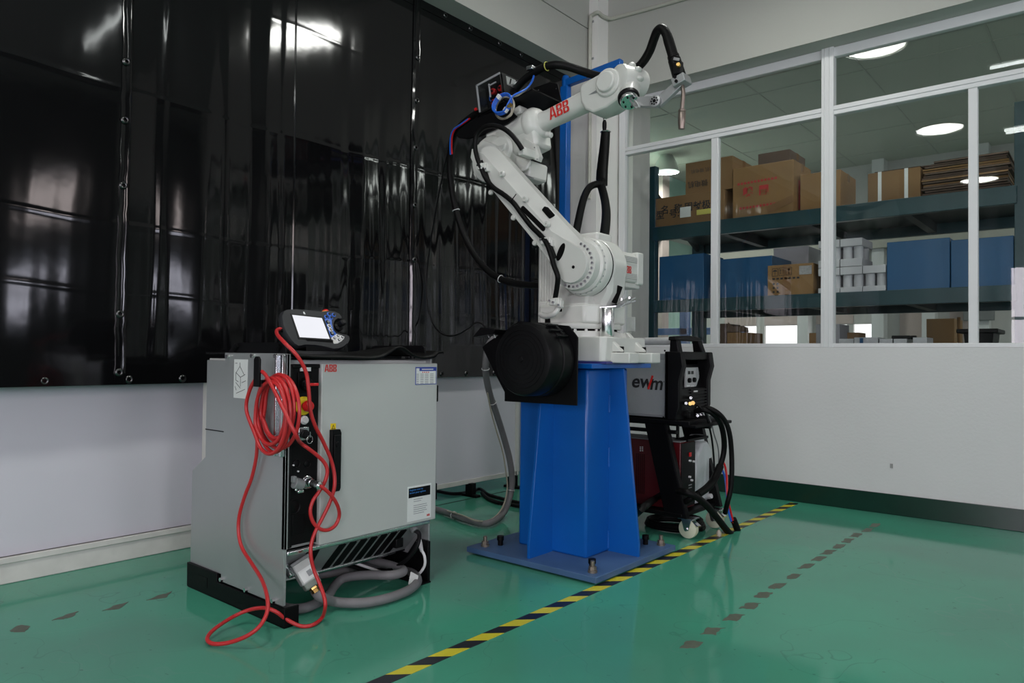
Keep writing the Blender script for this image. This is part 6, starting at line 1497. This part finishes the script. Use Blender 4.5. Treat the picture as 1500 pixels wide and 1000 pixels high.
# ================================================================== LAMPS
def dome_lamp(loc, label, rad, watt, group, rim=.245):
    d = thing('dome_lamp', label, 'lamp', V(loc) + V((0, 0, 0)), group)
    x, y, z = loc
    obj('lamp_shade', MB().lathe([(rim, 0), (rim * .97, .05), (rim * .80, .16), (rim * .48, .27), (rim * .28, .33), (.05, .345)], loc, (0, 0, 1), 36, caps=False).lathe([(rim * .99, .0), (rim * .96, .05), (rim * .79, .158), (rim * .47, .268), (rim * .27, .328)], loc, (0, 0, 1), 36, caps=False), DOMEM, d, fix=False)
    obj('lamp_holder', MB().cyl((x, y, z + .335), (x, y, z + .46), .05, n=20), GREYP, d)
    obj('lamp_cord', MB().cyl((x, y, z + .46), (x, y, (HZ if y < 5 else SZ)), .006, n=8), BLK, d)
    obj('bulb', MB().ell((x, y, z + .17), .055, .055, .09, 16, 10), LAMPE, d)
    L = bpy.data.lights.new('lamp_light', 'AREA'); L.shape = 'DISK'; L.size = rim * 1.9; L.energy = watt; L.color = (.99, 1.0, .95)
    o = bpy.data.objects.new('lamp_light', L); COL.objects.link(o); o.parent = d; o.location = (0, 0, .012)
    return d
for i, y in enumerate((3.53, .69, -2.34)):
    dome_lamp((-1.6, y, 3.6), ('hall dome lamp hanging above the robot', 'hall dome lamp hanging near the camera', 'hall dome lamp hanging behind the camera')[i], 20, 20, 'dome lamps of the hall')
pl = PY(976, 252, 10.5)
dome_lamp((pl.x, 10.5, pl.z), 'bright dome lamp hanging in the storage room behind the left upright', 20, 60, None, .20)
pt_ = thing('fill_panel_lamp', 'unseen flat ceiling panel added as storage room fill beyond the window right end', 'lamp', (2.8, 10, SZ - .05))  # out-of-view panel added to brighten the depth of the storage room
obj('lamp_frame', MB().box(1.6, 4.0, 9.4, 10.6, SZ - .03, SZ - .001), WHP, pt_)
L = bpy.data.lights.new('lamp_light', 'AREA'); L.shape = 'RECTANGLE'; L.size = 2.3; L.size_y = 1.1; L.energy = 95; L.color = (.97, 1, .96)
o = bpy.data.objects.new('lamp_light', L); COL.objects.link(o); o.parent = pt_; o.location = (0, 0, .015)
for x_, lb in ((-1.5, 'unseen tube lamp added as fill above the left rack bay'), (.2, 'unseen tube lamp added as fill above the right rack end')):
    t = thing('rack_fill_lamp', lb, 'lamp', (x_, 5.46, 4.0), 'added fill lamps over the rack')  # hidden lamp added above the window head to light the rack front
    obj('fitting', MB().box(x_ - .75, x_ + .75, 5.40, 5.52, 4.02, 4.07), WHP, t, .004)
    obj('fluorescent_tube', MB().cyl((x_ - .72, 5.46, 4.0), (x_ + .72, 5.46, 4.0), .014, n=12), LAMPE, t)
    for dx in (-.5, .5): obj('hanger', MB().cyl((x_ + dx, 5.46, 4.07), (x_ + dx, 5.46, SZ), .004, n=6), GREYP, t)
    L = bpy.data.lights.new('lamp_light', 'AREA'); L.shape = 'RECTANGLE'; L.size = 1.4; L.size_y = .1; L.energy = 5; L.color = (.97, 1, .96)
    o = bpy.data.objects.new('lamp_light', L); COL.objects.link(o); o.parent = t; o.location = (0, .06, -.03); o.rotation_euler = (.45, 0, 0)
# fluorescent fittings of the hall (seen mirrored in the glass)
def tube_lamp(x, y, z, ln, n, label):
    t = thing('tube_lamp', label, 'lamp', (x, y, z), 'tube lamps of the hall')
    obj('fitting', MB().box(x, x + ln, y - .04 * n, y + .04 * n, z + .03, z + .07), WHP, t, .004)
    for i in range(n):
        yy = y + (i - (n - 1) / 2) * .07
        obj('fluorescent_tube', MB().cyl((x + .02, yy, z + .012), (x + ln - .02, yy, z + .012), .014, n=12), LAMPE, t)
    for dx in (.2, ln - .2): obj('hanger', MB().cyl((x + dx, y, z + .07), (x + dx, y, HZ), .004, n=6), GREYP, t)
tube_lamp(-.93, 2.40, 3.6, 1.2, 1, 'single tube lamp hanging over the open floor')
tube_lamp(-1.05, .12, 3.6, .7, 3, 'triple tube lamp hanging in the middle of the hall')
